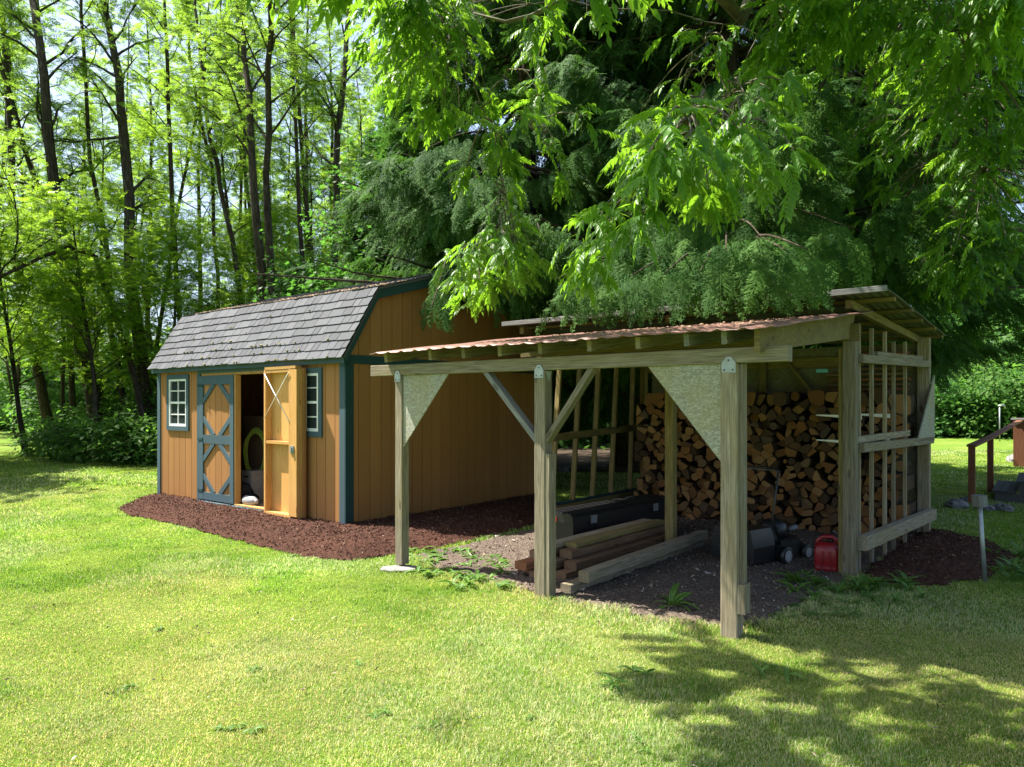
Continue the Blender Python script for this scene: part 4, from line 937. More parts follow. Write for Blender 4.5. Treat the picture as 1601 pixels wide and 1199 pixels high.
def path_px(pts, Y, ext=None, jy=.4):
    """a stem whose bends are known where it stands"""
    out = [np.array(at(px, py, Y+rng.uniform(-jy, jy)*i)) for i, (px, py) in enumerate(pts)]
    out[0][2] = min(out[0][2], 0)
    if ext: d = nrm(out[-1]-out[-2]); out.append(out[-1]+d*ext*.5); out.append(out[-1]+nrm(d+[0, 0, .4])*ext*.5)
    # densify
    res = []
    for a, b in zip(out[:-1], out[1:]):
        for k in range(3): res.append(a+(b-a)*k/3+rng.normal(size=3)*.03)
    return res+[out[-1]]
HERO = [  # points (px, py) from the ground up, distance, radius, where leaves start, limbs, label
 ([(163, 698), (128, 560), (104, 430), (84, 280), (70, 120), (52, 0)], 26, .27, 7, 26, 'thickest leaning locust trunk at the near end of the wood, left of the shed'),
 ([(172, 700), (150, 600), (128, 500), (110, 380), (60, 300), (10, 130)], 27, .18, 6, 18, 'locust leaning hard over the lawn beside the thickest trunk'),
 ([(240, 705), (222, 580), (204, 440), (197, 250), (185, 120), (162, 0)], 25, .25, 7, 26, 'forked dark locust standing just clear of the shed end wall'),
 ([(236, 700), (214, 600), (170, 470), (150, 400), (105, 385), (50, 410)], 24, .12, 3.2, 14, 'slim locust whose top arches over and down towards the lawn'),
 ([(224, 702), (190, 610), (172, 500), (166, 380), (140, 250), (130, 60)], 27, .13, 6, 18, 'slim locust rising straight behind the arching one'),
 ([(85, 690), (62, 590), (36, 480), (20, 330), (14, 150), (0, 0)], 28, .2, 5, 22, 'locust at the outer left corner of the wood'),
 ([(418, 690), (410, 480), (398, 300), (387, 140), (377, 0)], 23, .165, 7, 24, 'straight dark locust behind the shed roof, left of a close pair'),
 ([(440, 690), (428, 480), (416, 330), (420, 150), (424, 0)], 22.5, .15, 7, 22, 'straight locust behind the shed roof, right of a close pair'),
 ([(530, 690), (520, 480), (526, 320), (532, 160), (547, 0)], 24, .16, 7.5, 24, 'locust beside the broadleaf tree behind the shed ridge'),
 ([(478, 690), (474, 460), (466, 300), (460, 140), (452, 0)], 26, .10, 6, 18, 'thin locust between the close pair and the ridge tree'),
 ([(402, 690), (372, 420), (345, 290), (322, 180), (308, 40)], 25, .10, 4, 18, 'slender locust curving left above the roof shingles'),
 ([(300, 690), (276, 420), (264, 220), (260, 80), (258, 0)], 28, .11, 6, 18, 'slender upright locust above the left roof edge'),
 ([(345, 690), (340, 430), (330, 260), (300, 120), (292, 0)], 30, .09, 5, 16, 'thin pole-like locust left of the curving one'),
 ([(505, 690), (492, 450), (474, 250), (462, 90), (458, 0)], 29, .12, 7, 18, 'dark locust pole behind the close pair')]
for pts, Y, r, zl, nb, lb in HERO: locust(path_px(pts, Y, 4.5), r, zl, nb, lb, group='locust trees in the wood behind the shed')
# thin poles and fillers further in: copies of four kinds
def copy_tree(src, loc, rz, s, label, group):
    r = src.copy(); C.objects.link(r); r.location = loc; r.rotation_euler = (0, 0, rz); r.scale = (s, s, s); r['label'] = label; r['group'] = group
    for ch in list(src.children): c = ch.copy(); C.objects.link(c); c.parent = r
    return r
def straight(x, y, H, lean=.04):
    p = [np.array([x, y, -.1])]; d = nrm(np.array([rng.normal()*lean, rng.normal()*lean, 1]))
    for i in range(12): d = nrm(d+rng.normal(size=3)*.035+[0, 0, .03]); p.append(p[-1]+d*H/12)
    return p
FAR_L = 'slender locust pole deep in the wood behind the shed'
protos = [locust(straight(-13.0, 33, 21), .12, 4.5, 30, FAR_L, group='locust poles deep in the wood', blen=3.4, frond=.42),
          locust(straight(-9.0, 34, 23), .14, 6, 30, FAR_L, group='locust poles deep in the wood', blen=3.0, frond=.42),
          locust(straight(-17.5, 35, 20), .10, 3.5, 32, FAR_L, group='locust poles deep in the wood', blen=3.6, frond=.42, mat='locust_b')]
spots = []
for i in range(44):
    for _ in range(60):
        y = rng.uniform(28, 50); x = rng.uniform(-.78, -.16)*y
        if all(math.hypot(x-a, y-b) > 2.0 for a, b in spots) and not (-.50 < x/y < -.43 and y < 60): break
    spots.append((x, y)); copy_tree(protos[i % 3], (x, y, 0), rng.uniform(0, 6.28), rng.uniform(.75, 1.1), FAR_L, 'locust poles deep in the wood')
# trees out on the left whose shade lies across the lawn
for i, (x, y, s) in enumerate(((-20.5, 20.5, .75), (-24, 17.5, .8), (-23, 24, .95), (-27.5, 21, .9))):
    copy_tree(protos[2 if i % 2 else 0], (x, y, 0), i*1.7, s, 'locust tree standing out on the left side of the lawn', 'locusts left of the lawn')
# low leafy young locusts under the tall ones
for px, Y, H, lb in ((40, 23.5, 8.0, 'leafy young locust at the left lawn edge, bright yellow green'), (150, 22.5, 8.2, 'bright young locust spreading low boughs before the leaning trunks'), (255, 25, 8.0, 'bright young locust close behind the shed end'),
                     (345, 26.5, 8.5, 'bright young locust showing above the left half of the shingles'), (95, 29, 9, 'young locust in the shade behind the thickest trunk'), (470, 27.5, 7.5, 'bright young locust above the middle of the shed ridge')):
    x = (px-HX)/F*Y; locust(straight(x, Y, H, .1), .09, 2.2, 26, lb, blen=3.3, frond=.33, dens=4.2, mat='locust_b', group='young locusts under the tall ones', loose=.55)

# ---- broadleaf maples, shrubs: limbs with clumps of leaves
def broad(x, y, H, rad, cr, label, name, mat, tmpl, size, nclump, per, z0=.25, cat='tree', group=None, cl=.5, bark='bark', squash=1.0, stems=1):
    root = thing(name, label, cat, (x, y, 0), group); m = MB(); tops = []
    for s_ in range(stems):
        lean = rng.normal(size=2)*(.05 if stems == 1 else .35); tp = [np.array([x, y, -.05])]; d = nrm(np.array([lean[0], lean[1], 1.0]))
        for i in range(8): d = nrm(d+rng.normal(size=3)*.06+[0, 0, .05]); tp.append(tp[-1]+d*H*.9/8)
        m.tube(tp, [rad*(1.2-.12*i) for i in range(9)], 8, wob=.05); tops.append(tp)
    P_, D_, N_, R_ = [], [], [], []
    for k in range(nclump):
        tp = tops[k % stems]; t_ = z0+(1-z0)*(k+rng.random())/nclump; p, _ = interp(tp, min(t_, .99)); prof = math.sin(min(1, (1.02-t_)/(1-z0)*.95+.12)*PI*.62)
        az = rng.uniform(0, 2*PI); L = cr*prof*rng.uniform(.45, 1.08); br = curve(p, (math.cos(az), math.sin(az), rng.uniform(.15, .7)), L, 4, .25, .14)
        m.tube(br, [max(.006, rad*.25*(1-.2*i)) for i in range(5)], 4, caps=False)
        for j in range(per):
            q, qd = interp(br, rng.uniform(.25, 1.0)**.7); o = rng.normal(size=3)*cl*np.array([1, 1, .6*squash]); P_.append(q+o); out = nrm(q+o-np.array([x, y, q[2]-.3]))
            D_.append(out*.7+np.array([rng.normal()*.6, rng.normal()*.6, -.35+rng.normal()*.3])); N_.append(np.array([0, 0, .8])+out*.5+rng.normal(size=3)*.35)
    P_ = np.array(P_); P_[:, 2] = np.maximum(P_[:, 2], .08); lv = Leaves(); lv.add(tmpl, np.array(D_), np.array(N_), P_, size*rng.uniform(.6, 1.35, len(P_)))
    m.build('trunk' if cat == 'tree' else 'stems', M[bark], root); lv.build('crown' if cat == 'tree' else 'foliage', M[mat], root); return root
broad(-3.9, 19.0, 10.5, .16, 2.6, 'glossy green maple crowding behind the shed ridge', 'maple_tree', 'maple', T_MAP, .105, 90, 95, .12, cl=.36)
broad(-6.0, 22.5, 7.0, .12, 2.2, 'smaller maple low behind the middle of the shed roof', 'maple_tree', 'maple', T_MAP, .11, 50, 75, .1, cl=.4)
# undergrowth in front of the wood and around the far lawn
q = 0
for px, py, r, H in ((78, 712, 1.0, 1.2), (110, 718, 1.1, 1.3), (142, 722, 1.1, 1.25), (176, 725, 1.1, 1.3), (208, 726, 1.1, 1.35), (240, 726, 1.0, 1.3), (125, 702, 1.3, 2.0), (190, 704, 1.3, 2.2), (245, 706, 1.2, 2.4), (75, 697, 1.2, 2.0)):
    g_ = gr(px, py); broad(g_[0], g_[1], H, .02, r, 'low broad-leaved shrub in the undergrowth at the foot of the locusts', 'shrub', 'shrub', T_OVAL, .17, 26, 34, .05, 'shrub', 'shrubs at the foot of the locusts', .22, stems=4)
sh = broad(30, 42, 4.6, .06, 2.6, 'leafy shrub in the thicket beyond the far lawn', 'thicket_shrub', 'shrub', T_OVAL, .26, 60, 60, .05, 'shrub', 'thicket beyond the lawn', .5, stems=4)
sh2 = broad(22, 37.5, 3.4, .05, 2.4, 'leafy shrub in the thicket beyond the far lawn', 'thicket_shrub', 'maple', T_MAP, .17, 60, 60, .05, 'shrub', 'thicket beyond the lawn', .45, stems=4)
for i in range(34):
    px = 1180+i*17+rng.uniform(-10, 10); Y = rng.uniform(35.5, 41) if i % 2 else rng.uniform(41, 47); s = rng.uniform(.75, 1.15) if Y < 41 else rng.uniform(1.2, 1.9)
    copy_tree(sh if rng.random() < .5 else sh2, ((px-HX)/F*Y, Y, -.1), rng.uniform(0, 6.28), s, 'leafy shrub in the thicket beyond the far lawn', 'thicket beyond the lawn')
sh3 = broad(-24, 48, 4.0, .06, 2.8, 'rounded shrub along the far left end of the lawn', 'thicket_shrub', 'shrub', T_OVAL, .3, 60, 60, .05, 'shrub', 'thicket left of the wood', .5, stems=4)
for i in range(20):
    px = -140+i*19+rng.uniform(-8, 8); Y = rng.uniform(46, 62) if px < 70 else rng.uniform(31, 42)
    copy_tree(sh3, ((px-HX)/F*Y, Y, -.1), rng.uniform(0, 6.28), rng.uniform(.7, 1.3), 'rounded shrub along the far left end of the lawn', 'thicket left of the wood')
for i in range(14):
    px = 300+i*62+rng.uniform(-12, 12); Y = rng.uniform(27, 33)
    copy_tree(sh3 if i % 2 else sh, ((px-HX)/F*Y, Y, -.1), rng.uniform(0, 6.28), rng.uniform(.8, 1.3), 'shaded shrub in the thicket behind both buildings', 'thicket behind the buildings')
# tall trees closing the far right and the middle distance
ft = broad(34, 50, 15, .25, 4.6, 'full green broadleaf tree beyond the far thicket', 'broadleaf_tree', 'maple', T_MAP, .30, 110, 80, .1, 'tree', 'broadleaf trees beyond the thicket', .9)
for x, y, s in ((24, 52, 1.0), (29, 45, .8), (25.5, 41, .5), (41, 55, 1.05), (18, 50, .95), (47, 50, 1.1), (12, 52, 1.1), (5, 50, 1.0), (-1, 46, .9), (38, 44, .7), (55, 56, 1.2), (-8, 52, .9)):
    copy_tree(ft, (x, y, 0), rng.uniform(0, 6.28), s, 'full green broadleaf tree beyond the far thicket', 'broadleaf trees beyond the thicket')
for x, y, s in ((-17.2, 15.2, .85), (-20.2, 19.8, .8), (-16.2, 12.6, .55)):
    copy_tree(ft, (x, y, 0), rng.uniform(0, 6.28), s, 'full leafy tree outside the left edge of the lawn', 'broadleaf trees left of the lawn')
# far-off wood that closes the gaps: one leafy mass
n = 26000; th = rng.uniform(-.95, .95, n); rr = rng.uniform(58, 74, n); px_ = th*rr; hh = 6+6*vnoise(px_, rr*0, 9, 4)
zz = hh*rng.random(n)**.8; pos = np.stack([px_, rr, zz+.1], 1); lv = Leaves(); lv.add(T_FAR, rdir(n), np.array([0, -.4, 1])+rng.normal(size=(n, 3))*.5, pos, rng.uniform(.5, 1.2, n))
o = lv.build('distant_wood', M['locust']); tag(o, 'far-off green wood behind everything', 'wood', kind='stuff')

def lift(pts):
    """limbs pass above the roofs, never through them"""
    out = []
    for p in pts:
        q = np.array(p, float); d = q[:2]-np.array(A0); u, v = d@np.array(CU), d@np.array(CV); e = q[:2]-np.array(S0[:2]); s_, w = -(e@np.array(CU)), e@np.array(CV)
        if -1.9 < u < 4.5 and 1.9 < v < 6.5: q[2] = max(q[2], 3.02)
        elif -.6 < u < 4.3 and -.5 < v <= 1.9: q[2] = max(q[2], 2.72)
        if -.4 < s_ < 5.6 and -.4 < w < 4.6: q[2] = max(q[2], 3.95)
        out.append(q)
    return out

# ---- western red cedars: drooping fern-like sprays on sweeping boughs
def cedar(x, y, H, rad, Lb, label, z0=2.6, step=.15, zmax=12, keep=None, spray=.58, dens=3.5, ends=()):
    root = thing('cedar_tree', label, 'tree', (x, y, 0), 'red cedars behind the shelter'); m = MB()
    m.tube([(x+.03*math.sin(k), y, -.1+H*k/12) for k in range(13)], [rad*(1.3-.1*k) if k else rad*1.6 for k in range(13)], 12, wob=.06); P_, D_, N_, S_ = [], [], [], []
    for (ex, ey, ez) in ends:
        a_ = np.array([x, y, ez+1.3]); e_ = np.array([ex, ey, ez+.25]); hor = e_-a_; nseg = 10
        br = [a_+hor*(k/nseg)+np.array([0, 0, .35*math.sin(k/nseg*PI*1.05)]) for k in range(nseg+1)]; m.tube(br, [.035*(1-.085*k) for k in range(nseg+1)], 5, caps=False); d = nrm(hor*[1, 1, 0]); side = np.array([-d[1], d[0], 0])
        for k in range(125):
            s_ = rng.uniform(.45, 1.0)**.6; q, qd = interp(br, s_); o = rng.uniform(-1, 1)*(1.25-s_)*.9; P_.append(q+side*o+np.array([0, 0, -abs(o)*.4-rng.uniform(0, .3)])); D_.append(d*.45+side*o*.4+rng.normal(size=3)*.12+np.array([0, 0, -rng.uniform(.45, 1.5)])); N_.append(d*.9+np.array([0, 0, .45])+rng.normal(size=3)*.22); S_.append(.62*rng.uniform(.5, 1.1))
    z = z0
    while z < H-.6:
        t_ = (z-z0)/(H-z0); az = rng.uniform(0, 2*PI); L = Lb*(1-t_)**.75*rng.uniform(.7, 1.08)+.3
        d = np.array([math.cos(az), math.sin(az), .0]); br = [np.array([x, y, z+.3])]; nseg = 8
        for k in range(nseg):
            s_ = (k+1)/nseg; br.append(np.array([x, y, z+.3])+d*L*s_+np.array([0, 0, -.55*L*.42*math.sin(s_*PI*.62)+.10*L*s_**4])+rng.normal(size=3)*.03*L*.4)
        br = lift(br); m.tube(br, [max(.006, .035*(1-.85*k/nseg)*L/3) for k in range(nseg+1)], 5, caps=False)
        side = np.array([-d[1], d[0], 0]); c = int(L*(16 if z < zmax else 6)*dens)
        for k in range(c):
            s_ = rng.uniform(.18, 1.0)**.75; q, qd = interp(br, s_); w = (1-s_)*.30*L+.12; o = rng.uniform(-1, 1)*w; p = q+side*o+np.array([0, 0, -abs(o)*.35-rng.uniform(0, .25)])
            sg = 1 if o > 0 else -1; hang = rng.uniform(.25, 1.5); P_.append(p); D_.append(qd*.7+side*sg*.45*rng.random()+np.array([0, 0, -hang])); N_.append(d*.8+np.array([0, 0, .5])+rng.normal(size=3)*.25); S_.append(spray*rng.uniform(.55, 1.15)*(1 if z < zmax else 1.6))
        z += step*rng.uniform(.6, 1.4)*(1 if z < zmax else 1.6)
    P_ = np.array(P_); D_ = np.array(D_); N_ = np.array(N_); S_ = np.array(S_)
    # keep sprays off the roofs
    rel = P_[:, :2]-np.array(A0); U_ = rel@np.array(CU); V_ = rel@np.array(CV); low = P_[:, 2]+nrm(D_)[:, 2]*S_
    tip = P_+nrm(D_)*S_[:, None]; tr_ = tip[:, :2]-np.array(A0); U2 = tr_@np.array(CU); V2 = tr_@np.array(CV)
    def inside(U_, V_, z): return ((U_ > -.5) & (U_ < 4.3) & (V_ > 2.0) & (V_ < 6.2) & (z < 2.82)) | ((U_ > -.4) & (U_ < 4.1) & (V_ > -.4) & (V_ <= 2.2) & (z < 2.30+.137*(V_+.25)))
    bad = inside(U_, V_, P_[:, 2]) | inside(U2, V2, low) | inside((U_+U2)/2, (V_+V2)/2, (P_[:, 2]+low)/2)
    rs = P_[:, :2]-np.array(S0[:2]); sU = -(rs@np.array(CU)); sW = rs@np.array(CV); bad |= (sU > -.3) & (sU < 5.6) & (sW > -.4) & (sW < 4.6) & (low < 3.85)
    bad |= (low < .5) | ((low < 2.7) & (P_[:, 1] < 12.6) & (P_[:, 0] < .3))
    if keep is not None: bad |= ~keep(P_)
    g = ~bad; lv = Leaves(); gi = np.nonzero(g)[0]; [lv.add(T_CED[k], D_[gi[k::5]], N_[gi[k::5]], P_[gi[k::5]], S_[gi[k::5]]) for k in range(5)]; m.build('trunk', M['bark'], root); lv.build('crown', M['cedar'], root); print('cedar', g.sum()); return root
vis = lambda p: p[:, 1] < 1e9
cedar(4.0, 13.2, 17, .30, 5.7, 'large red cedar whose boughs hang over the shelter roof', 2.9, .092, 10.5,
      ends=[at(870, 460, 8.9), at(930, 470, 8.6), at(985, 462, 7.35), at(1040, 458, 7.0), at(1095, 455, 6.85), at(1135, 425, 6.9), at(1190, 400, 7.2), at(1235, 430, 6.2), at(1262, 425, 6.15), at(900, 455, 7.9), at(1320, 380, 7.8), at(1060, 380, 8.5), at(980, 370, 8.9), at(1380, 400, 8.6)])
cedar(.3, 14.6, 16, .26, 4.7, 'red cedar behind the shed and the shelter gap', 2.2, .10, 11, ends=[at(700, 330, 11), at(670, 250, 11), at(740, 300, 10.5), at(800, 440, 10.5), at(850, 400, 10), at(780, 380, 10.2), at(690, 400, 12)])
cedar(-2.4, 19.5, 14, .2, 3.0, 'narrow dark cedar behind the shed ridge', 1.2, .13, 12, dens=3.2)
cedar(7.8, 17.0, 17, .28, 4.6, 'red cedar at the right behind the shelter', 3.0, .12, 12, dens=3.8)
cedar(3.0, 18.5, 17, .25, 4.2, 'red cedar in the second row directly behind the shelter', 1.6, .15, 12.5, dens=3, spray=.5)
# ---- the walnut whose limbs reach over the shelter and the near lawn
wl = thing('walnut_tree', 'walnut with long drooping feathered leaves reaching over the shelter and the near lawn', 'tree', (6.9, 15.2, 0))
m = MB(); WT = [np.array(p, float) for p in ((6.9, 15.2, -.1), (6.86, 15.1, 2), (6.8, 15.0, 4), (6.7, 14.9, 6), (6.6, 14.8, 8), (6.4, 14.6, 10), (6.2, 14.4, 12))]
m.tube(WT, [.30, .25, .22, .19, .14, .09, .04], 12, wob=.04)
ZN = [  # px, py, distance, half width px, half height px, rosettes, leaf scale
 (620, 35, 7.6, 62, 50, 17, .85), (700, 105, 7.4, 70, 75, 15, .85), (665, 15, 6.8, 55, 36, 9, .85), (652, 90, 7.4, 36, 60, 8, .85), (775, 425, 6.9, 40, 34, 8, .85), (800, 400, 7.0, 38, 30, 5, .85), (738, 440, 7.0, 22, 28, 4, .85),
 (965, 385, 4.9, 42, 26, 5, .95), (760, 250, 7.4, 40, 30, 5, .85), (850, 240, 6.6, 50, 30, 3, .85), (1075, 258, 4.5, 80, 38, 7, 1.0), (1165, 270, 5.0, 55, 40, 6, .95), (855, 140, 6.8, 34, 26, 3, .9),
 (1150, 215, 6.0, 80, 40, 7, .9), (1230, 75, 6.6, 70, 55, 11, .9), (1060, 160, 6.6, 60, 50, 5, .9), (1380, 25, 6.0, 140, 45, 20, .95), (1525, 110, 6.6, 90, 110, 30, .9), (1545, 300, 7.4, 80, 110, 28, .88), (1505, 430, 8.6, 80, 40, 17, .88),
 (1370, 170, 9.0, 110, 90, 26, .88), (1440, 300, 9.4, 80, 90, 18, .88), (1560, 215, 9.5, 70, 90, 14, .9), (900, 12, 7.5, 60, 20, 4, .9), (1545, 20, 5.6, 70, 40, 12, 1.0)]
lv = Leaves(); skel = []
def bez(a, b, c, d, n):
    return [a*(1-t_)**3+3*b*(1-t_)**2*t_+3*c*(1-t_)*t_**2+d*t_**3 for t_ in np.linspace(0, 1, n)]
def rosette(p, out, sc_, n=None):
    n = n or int(rng.integers(5, 9)); az0 = math.atan2(out[1], out[0]); az = az0+rng.uniform(-1.7, 1.7, n); el = rng.uniform(-.85, .15, n)
    d = np.stack([np.cos(az)*np.cos(el), np.sin(az)*np.cos(el), np.sin(el)], 1); nn = np.array([0, 0, 1.0])+rng.normal(size=(n, 3))*.25
    pos = p+rng.normal(size=(n, 3))*.05; base = rng.random()
    for i in range(n): lv.add(T_WAL[int(rng.integers(5))], d[i:i+1], nn[i:i+1], pos[i:i+1], np.array([sc_*rng.uniform(.58, 1.0)]), np.array([np.clip(base*.6+rng.random()*.4, 0, 1)]))
GROW = [(p, 0.0, .12) for t_ in np.linspace(.30, .98, 14) for p in [interp(WT, t_)[0]]]      # points a limb may start from, with the way back to the trunk
def zone(c, spread, n, sc_, r0=.045):
    c = np.array(c, float); best = min(GROW, key=lambda g: np.linalg.norm(g[0]-c)+.45*g[1]+(0 if g[0][2] > c[2]-.6 else 1.5)+(3 if np.linalg.norm(g[0]-c) < .8 else 0))
    a = best[0]; r0 = min(r0, best[2]*.8); hor = c-a; hor[2] = 0; D = np.linalg.norm(hor)
    mid1 = a+hor*.3+np.array([0, 0, D*.12+.15]); mid2 = a+hor*.72+np.array([0, 0, (c[2]-a[2])*.7+.3+D*.04]); lb = bez(a, mid1, mid2, c+np.array([0, 0, .08]), 16)
    for i_ in range(4, 14): GROW.append((lb[i_], best[1]+D*i_/15, max(.008, r0*(1-.92*i_/15))))
    lb = lift([p+rng.normal(size=3)*.03 for p in lb]); m.tube(lb, [max(.007, r0*(1-.92*i/15)) for i in range(16)], 6, caps=False)
    for k in range(n):
        p = c+rng.uniform(-1, 1, 3)*spread; j = min(range(7, 16), key=lambda i: np.linalg.norm(lb[i]-p)+abs(i-9)*.02); j = max(6, j-2); a2 = lb[j]
        tw = bez(a2, a2+(p-a2)*.3+[0, 0, .12], a2+(p-a2)*.7+[0, 0, .12], p, 6); tw = lift(tw); m.tube(tw, [.009, .008, .007, .006, .005, .004], 4, caps=False)
        rosette(p, p-a2, sc_)
        if rng.random() < .5: rosette(tw[3], tw[3]-a2, sc_*.8, 3)
for px, py, Y, rx, ry, n, s_ in sorted(ZN, key=lambda q: -q[2]): zone(at(px, py-14, Y), np.array([rx/F*Y, min(.9, Y*.09+.2), ry/F*Y]), int(n*1.75), s_*.88)
# the part of its crown above the picture, which shades the ground at the right
for c, sp, n in (((-1.0, 5.7, 6.6), (1.6, .9, .4), 18), ((-.6, 4.9, 5.3), (1.3, .8, .3), 16), ((-.2, 4.0, 5.0), (.9, .5, .2), 3), ((1.4, 6.0, 6.1), (1.5, .9, .3), 22), ((3.2, 5.6, 6.3), (1.5, 1.1, .5), 30), ((10.5, 15, 8), (2, 2, 1), 24), ((2.4, 7.4, 7.4), (1.3, 1.2, .8), 26), ((1.7, 5.2, 6.2), (1.0, .8, .5), 12), ((4.2, 9.6, 8.6), (1.6, 1.5, .9), 28), ((4.8, 6.6, 6.8), (1.4, 1.4, .7), 24), ((6.8, 9.5, 7.6), (1.6, 1.6, .9), 24), ((7, 13, 9), (2, 2, 1.2), 24), ((3, 12, 10.4), (2, 2, 1), 22), ((8.6, 11, 6.6), (1.4, 1.8, 1.0), 20)):
    zone(c, np.array(sp), n, 1.5, .08)
# one thick grey limb crossing at the right, one over the top edge
lb = [np.array(at(px, py, Y)) for px, py, Y in ((1392, 350, 11), (1440, 355, 10), (1500, 357, 9.3), (1560, 361, 8.8), (1640, 352, 8.3))]; m.tube([WT[2]+[0, 0, .6]]+lb, [.09, .075, .066, .058, .05, .04], 8)
lb = [np.array(at(px, py, Y)) for px, py, Y in ((1310, 10, 9), (1180, -20, 8), (1160, 28, 7.0), (1120, -12, 6.4), (1040, -40, 6.2))]; m.tube([WT[4]]+lb[:1]+lb[1:], [.10, .085, .07, .06, .05, .03], 8)
lb = [np.array(at(px, py, Y)) for px, py, Y in ((1000, -40, 7), (920, -18, 6.9), (866, 8, 6.8), (830, 25, 6.8), (790, 34, 6.8), (740, 20, 6.9))]; m.tube(lb, [.035, .03, .026, .022, .016, .008], 7)
m.build('trunk', M['greybark'], wl); lv.build('crown', M['walnut'], wl)

# ================================================================== THE LAWN'S GRASS
SHEDP = [S(-.05, -.0), S(LEN+.05, 0), S(LEN+.05, WID), S(-.05, WID)]
def blades(y0, y1, dens, h, w, seed, xl=.80, xr=.80, segs=1):
    r = np.random.default_rng(seed); area = (xl+xr)*.5*(y1*y1-y0*y0); n = int(area*dens)
    y = np.sqrt(r.uniform(y0*y0, y1*y1, n)); x = r.uniform(-xl, xr, n)*y
    ok = ~in_poly(x, y, SHEDP)
    for q in (MULCH, RMULCH, BED): ok &= ~(in_poly(x, y, q) & (edge_d(x, y, q) > .04*r.random(n)))
    din = in_poly(x, y, DIRT); de = edge_d(x, y, DIRT); ok &= ~(din & (de > .03+.22*r.random(n)**2.5*(vnoise(x, y, .25, 8) > .45)))
    x, y = x[ok], y[ok]; n = len(x); return r, x, y, n
def lawn(parts):
    V, F_, K, off = [], [], [], 0
    for (y0, y1, dens, h, w, seed) in parts:
        r, x, y, n = blades(y0, y1, dens, h, w, seed)
        g1 = fbm(x, y, 1.5, 21); g2 = fbm(x, y, .38, 33); g3 = vnoise(x, y, .09, 41); g4 = fbm(x, y*.7, 3.2, 55)
        clump = np.clip((g1*.55+g2*.45-.40)*4.2, 0, 1)
        hh = h*(.55+.9*g3)*(.6+.65*clump)*r.uniform(.6, 1.3, n)
        edge = np.minimum(edge_d(x, y, DIRT), 1); hh *= 1+2.2*np.exp(-edge/.10)*g3
        az = r.uniform(0, 2*PI, n); lean = r.uniform(.15, 1.1, n); dx, dy = np.cos(az), np.sin(az); ww = w*r.uniform(.6, 1.3, n)
        a2 = r.uniform(0, PI, n); sx, sy = np.cos(a2)*ww/2, np.sin(a2)*ww/2
        b0 = np.stack([x-sx, y-sy, 0*x], 1); b1 = np.stack([x+sx, y+sy, 0*x], 1)
        hh = np.minimum(hh, .075)
        mid = np.stack([x+dx*hh*lean*.35, y+dy*hh*lean*.35, hh*.62], 1); tip = np.stack([x+dx*hh*lean, y+dy*hh*lean, hh*(1.0-.25*lean)], 1); so = np.stack([sx, sy, 0*x], 1)*.75
        v = np.stack([b0, b1, mid-so, mid+so, tip], 1).reshape(-1, 3); i = np.arange(n)*5+off
        f = np.concatenate([np.stack([i, i+1, i+3], 1), np.stack([i, i+3, i+2], 1), np.stack([i+2, i+3, i+4], 1)]); off += 5*n
        green = np.array([.13, .265, .022]); yell = np.array([.31, .395, .075]); straw = np.array([.52, .46, .22]); pale = np.array([.46, .50, .27])
        c = green+(yell-green)*np.clip(.02+.85*(1-clump)+r.normal(0, .16, n), 0, 1)[:, None]
        sm = (r.random(n) < np.clip(.07+1.6*(g4-.50)+.6*(.44-g2)+.5*np.exp(-edge/.3), .02, .65)); c[sm] = straw*r.uniform(.6, 1.15, (sm.sum(), 1))
        pm = (r.random(n) < np.clip((g1-.48)*2.2+.8*(g4-.5), 0.05, .5)); c[pm] = pale*r.uniform(.7, 1.1, (pm.sum(), 1))
        tuft = vnoise(x, y, .30, 77) > .84; hh[tuft] *= 1.35; c[tuft & ~sm] = c[tuft & ~sm]*.72
        c *= r.uniform(.75, 1.25, (n, 1))*(.56+.50*fbm(x, y*.6, 2.2, 91)+.42*fbm(x, y, .42, 93))[:, None]; K.append(np.repeat(np.concatenate([c, np.ones((n, 1))], 1), 5, 0)); V.append(v); F_.append(f)
    return np.concatenate(V), np.concatenate(F_), np.concatenate(K)
V_, F_, K_ = lawn([(2.9, 5.2, 15000, .024, .0034, 1), (5.2, 8.5, 7000, .026, .0048, 2), (8.5, 14, 2200, .030, .0080, 3), (14, 26, 520, .038, .016, 4)])
o = tris_obj('lawn_grass', V_, F_, M['grass'], col=K_); tag(o, 'sunlit mown grass with straw coloured patches across the lawn', 'grass', kind='stuff')

# ---- weeds: rosettes of long toothed leaves
def strap_leaf():
    V, F_ = [], []; n = 6
    for i in range(n+1):
        t_ = i/n; w = .13*math.sin(PI*min(1, t_*.85+.08))*(1 if i % 2 else .72); z = .55*t_-.75*t_*t_
        V += [(t_, -w, z+.03), (t_, 0, z), (t_, w, z+.03)]
    for i in range(n):
        for a in (0, 1): q = i*3+a; F_ += [(q, q+3, q+1), (q+1, q+3, q+4)]
    return np.array(V), np.array(F_)
T_STRAP = strap_leaf()
def weed(px, py, size, n, label, group, name='weed_plant', up=.5):
    g_ = gr(px, py); az = rng.uniform(0, 2*PI, n); el = rng.uniform(.05, 1.1, n)*up*2; d = np.stack([np.cos(az)*np.cos(el), np.sin(az)*np.cos(el), np.sin(el)], 1)
    lv = Leaves(); lv.add(T_STRAP, d, np.tile([0, 0, 1.0], (n, 1))+rng.normal(size=(n, 3))*.15, np.tile(np.array([g_[0], g_[1], .01]), (n, 1)), size*rng.uniform(.6, 1.2, n))
    o = lv.build(name, M['weed'], None, g_); tag(o, label, 'plant', group)
weed(1050, 952, .22, 16, 'leafy dandelion alone on the dirt between the two front posts', None, up=.45)
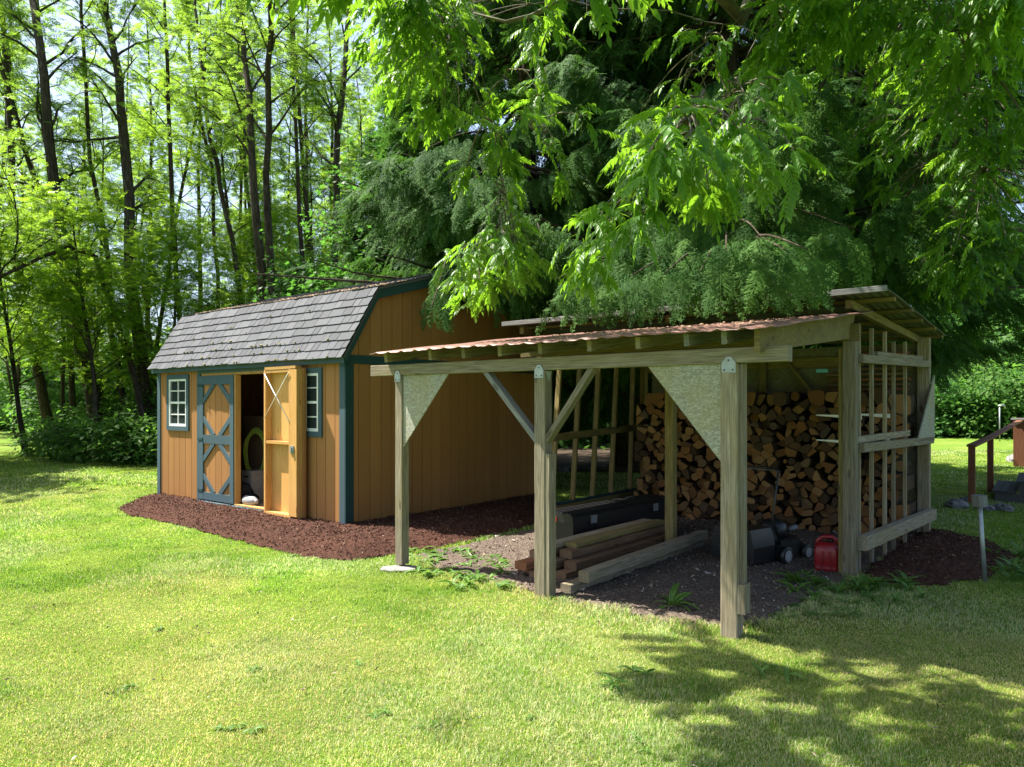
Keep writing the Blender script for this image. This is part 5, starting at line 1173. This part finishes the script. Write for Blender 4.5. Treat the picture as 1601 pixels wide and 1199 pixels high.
for i in range(38):
    weed(rng.uniform(645, 790), rng.uniform(862, 908), rng.uniform(.09, .17), int(rng.integers(6, 12)), 'low sunlit weed on the dirt beside the left front post', 'weeds beside the left front post', up=.22)
for i in range(7): weed(rng.uniform(700, 800), rng.uniform(905, 925), rng.uniform(.09, .16), 9, 'dark green weed at the near edge of the dirt left of the middle post', 'weeds left of the middle post', up=.4)
for i in range(44):
    a = rng.random(); weed(1235+a*190+rng.normal()*12, 915+rng.normal()*11+8*a, rng.uniform(.09, .17), int(rng.integers(6, 12)), 'shaded weed in the clump around the foot of the big corner post', 'weeds around the corner post', up=.45)
for i in range(16): weed(rng.uniform(1210, 1340), rng.uniform(940, 968), rng.uniform(.06, .11), 8, 'small weed spreading over the dirt edge before the corner post', 'weeds on the dirt edge', up=.3)
for i in range(14): weed(rng.uniform(1545, 1640), rng.uniform(868, 912), rng.uniform(.12, .2), 10, 'leafy weed beside the mulch at the right of the leaning pipe', 'weeds right of the leaning pipe', up=.5)
for i in range(12): weed(*((455, 872), (300, 812), (270, 806), (745, 850), (785, 836), (800, 832), (1200, 1045), (1230, 1060), (1190, 1055), (990, 1052), (1010, 1058), (960, 1075))[i], rng.uniform(.07, .12), 8,
     'small weed sprouting through mulch or lawn', 'scattered small weeds', up=.3)

# bits on the lawn: low broad weeds in the turf, dry leaves
for px, py in ((190, 1082), (205, 1075), (345, 1142), (372, 1138), (398, 1145), (585, 1122), (600, 1116), (655, 1140), (680, 1136), (985, 1150), (1002, 1160), (975, 1062), (960, 1068), (940, 1075), (1120, 1045), (395, 1050), (250, 985), (560, 1040), (1010, 1178), (830, 1125)):
    weed(px, py, rng.uniform(.035, .06), 11, 'low broad-leaved weed growing in the open front lawn', 'weeds in the front lawn', up=.16)
n = 1400; y = np.sqrt(rng.uniform(3.2**2, 13**2, n)); x = rng.uniform(-.75, .75, n)*y; ok = ~in_poly(x, y, SHEDP) & ~in_poly(x, y, DIRT)
tag(chips('lawn_litter', np.stack([x[ok], y[ok], np.full(ok.sum(), .018)], 1), 1100, .011, M['glitter'], .004), 'dry leaf bits and twigs lying in the lawn', 'litter')
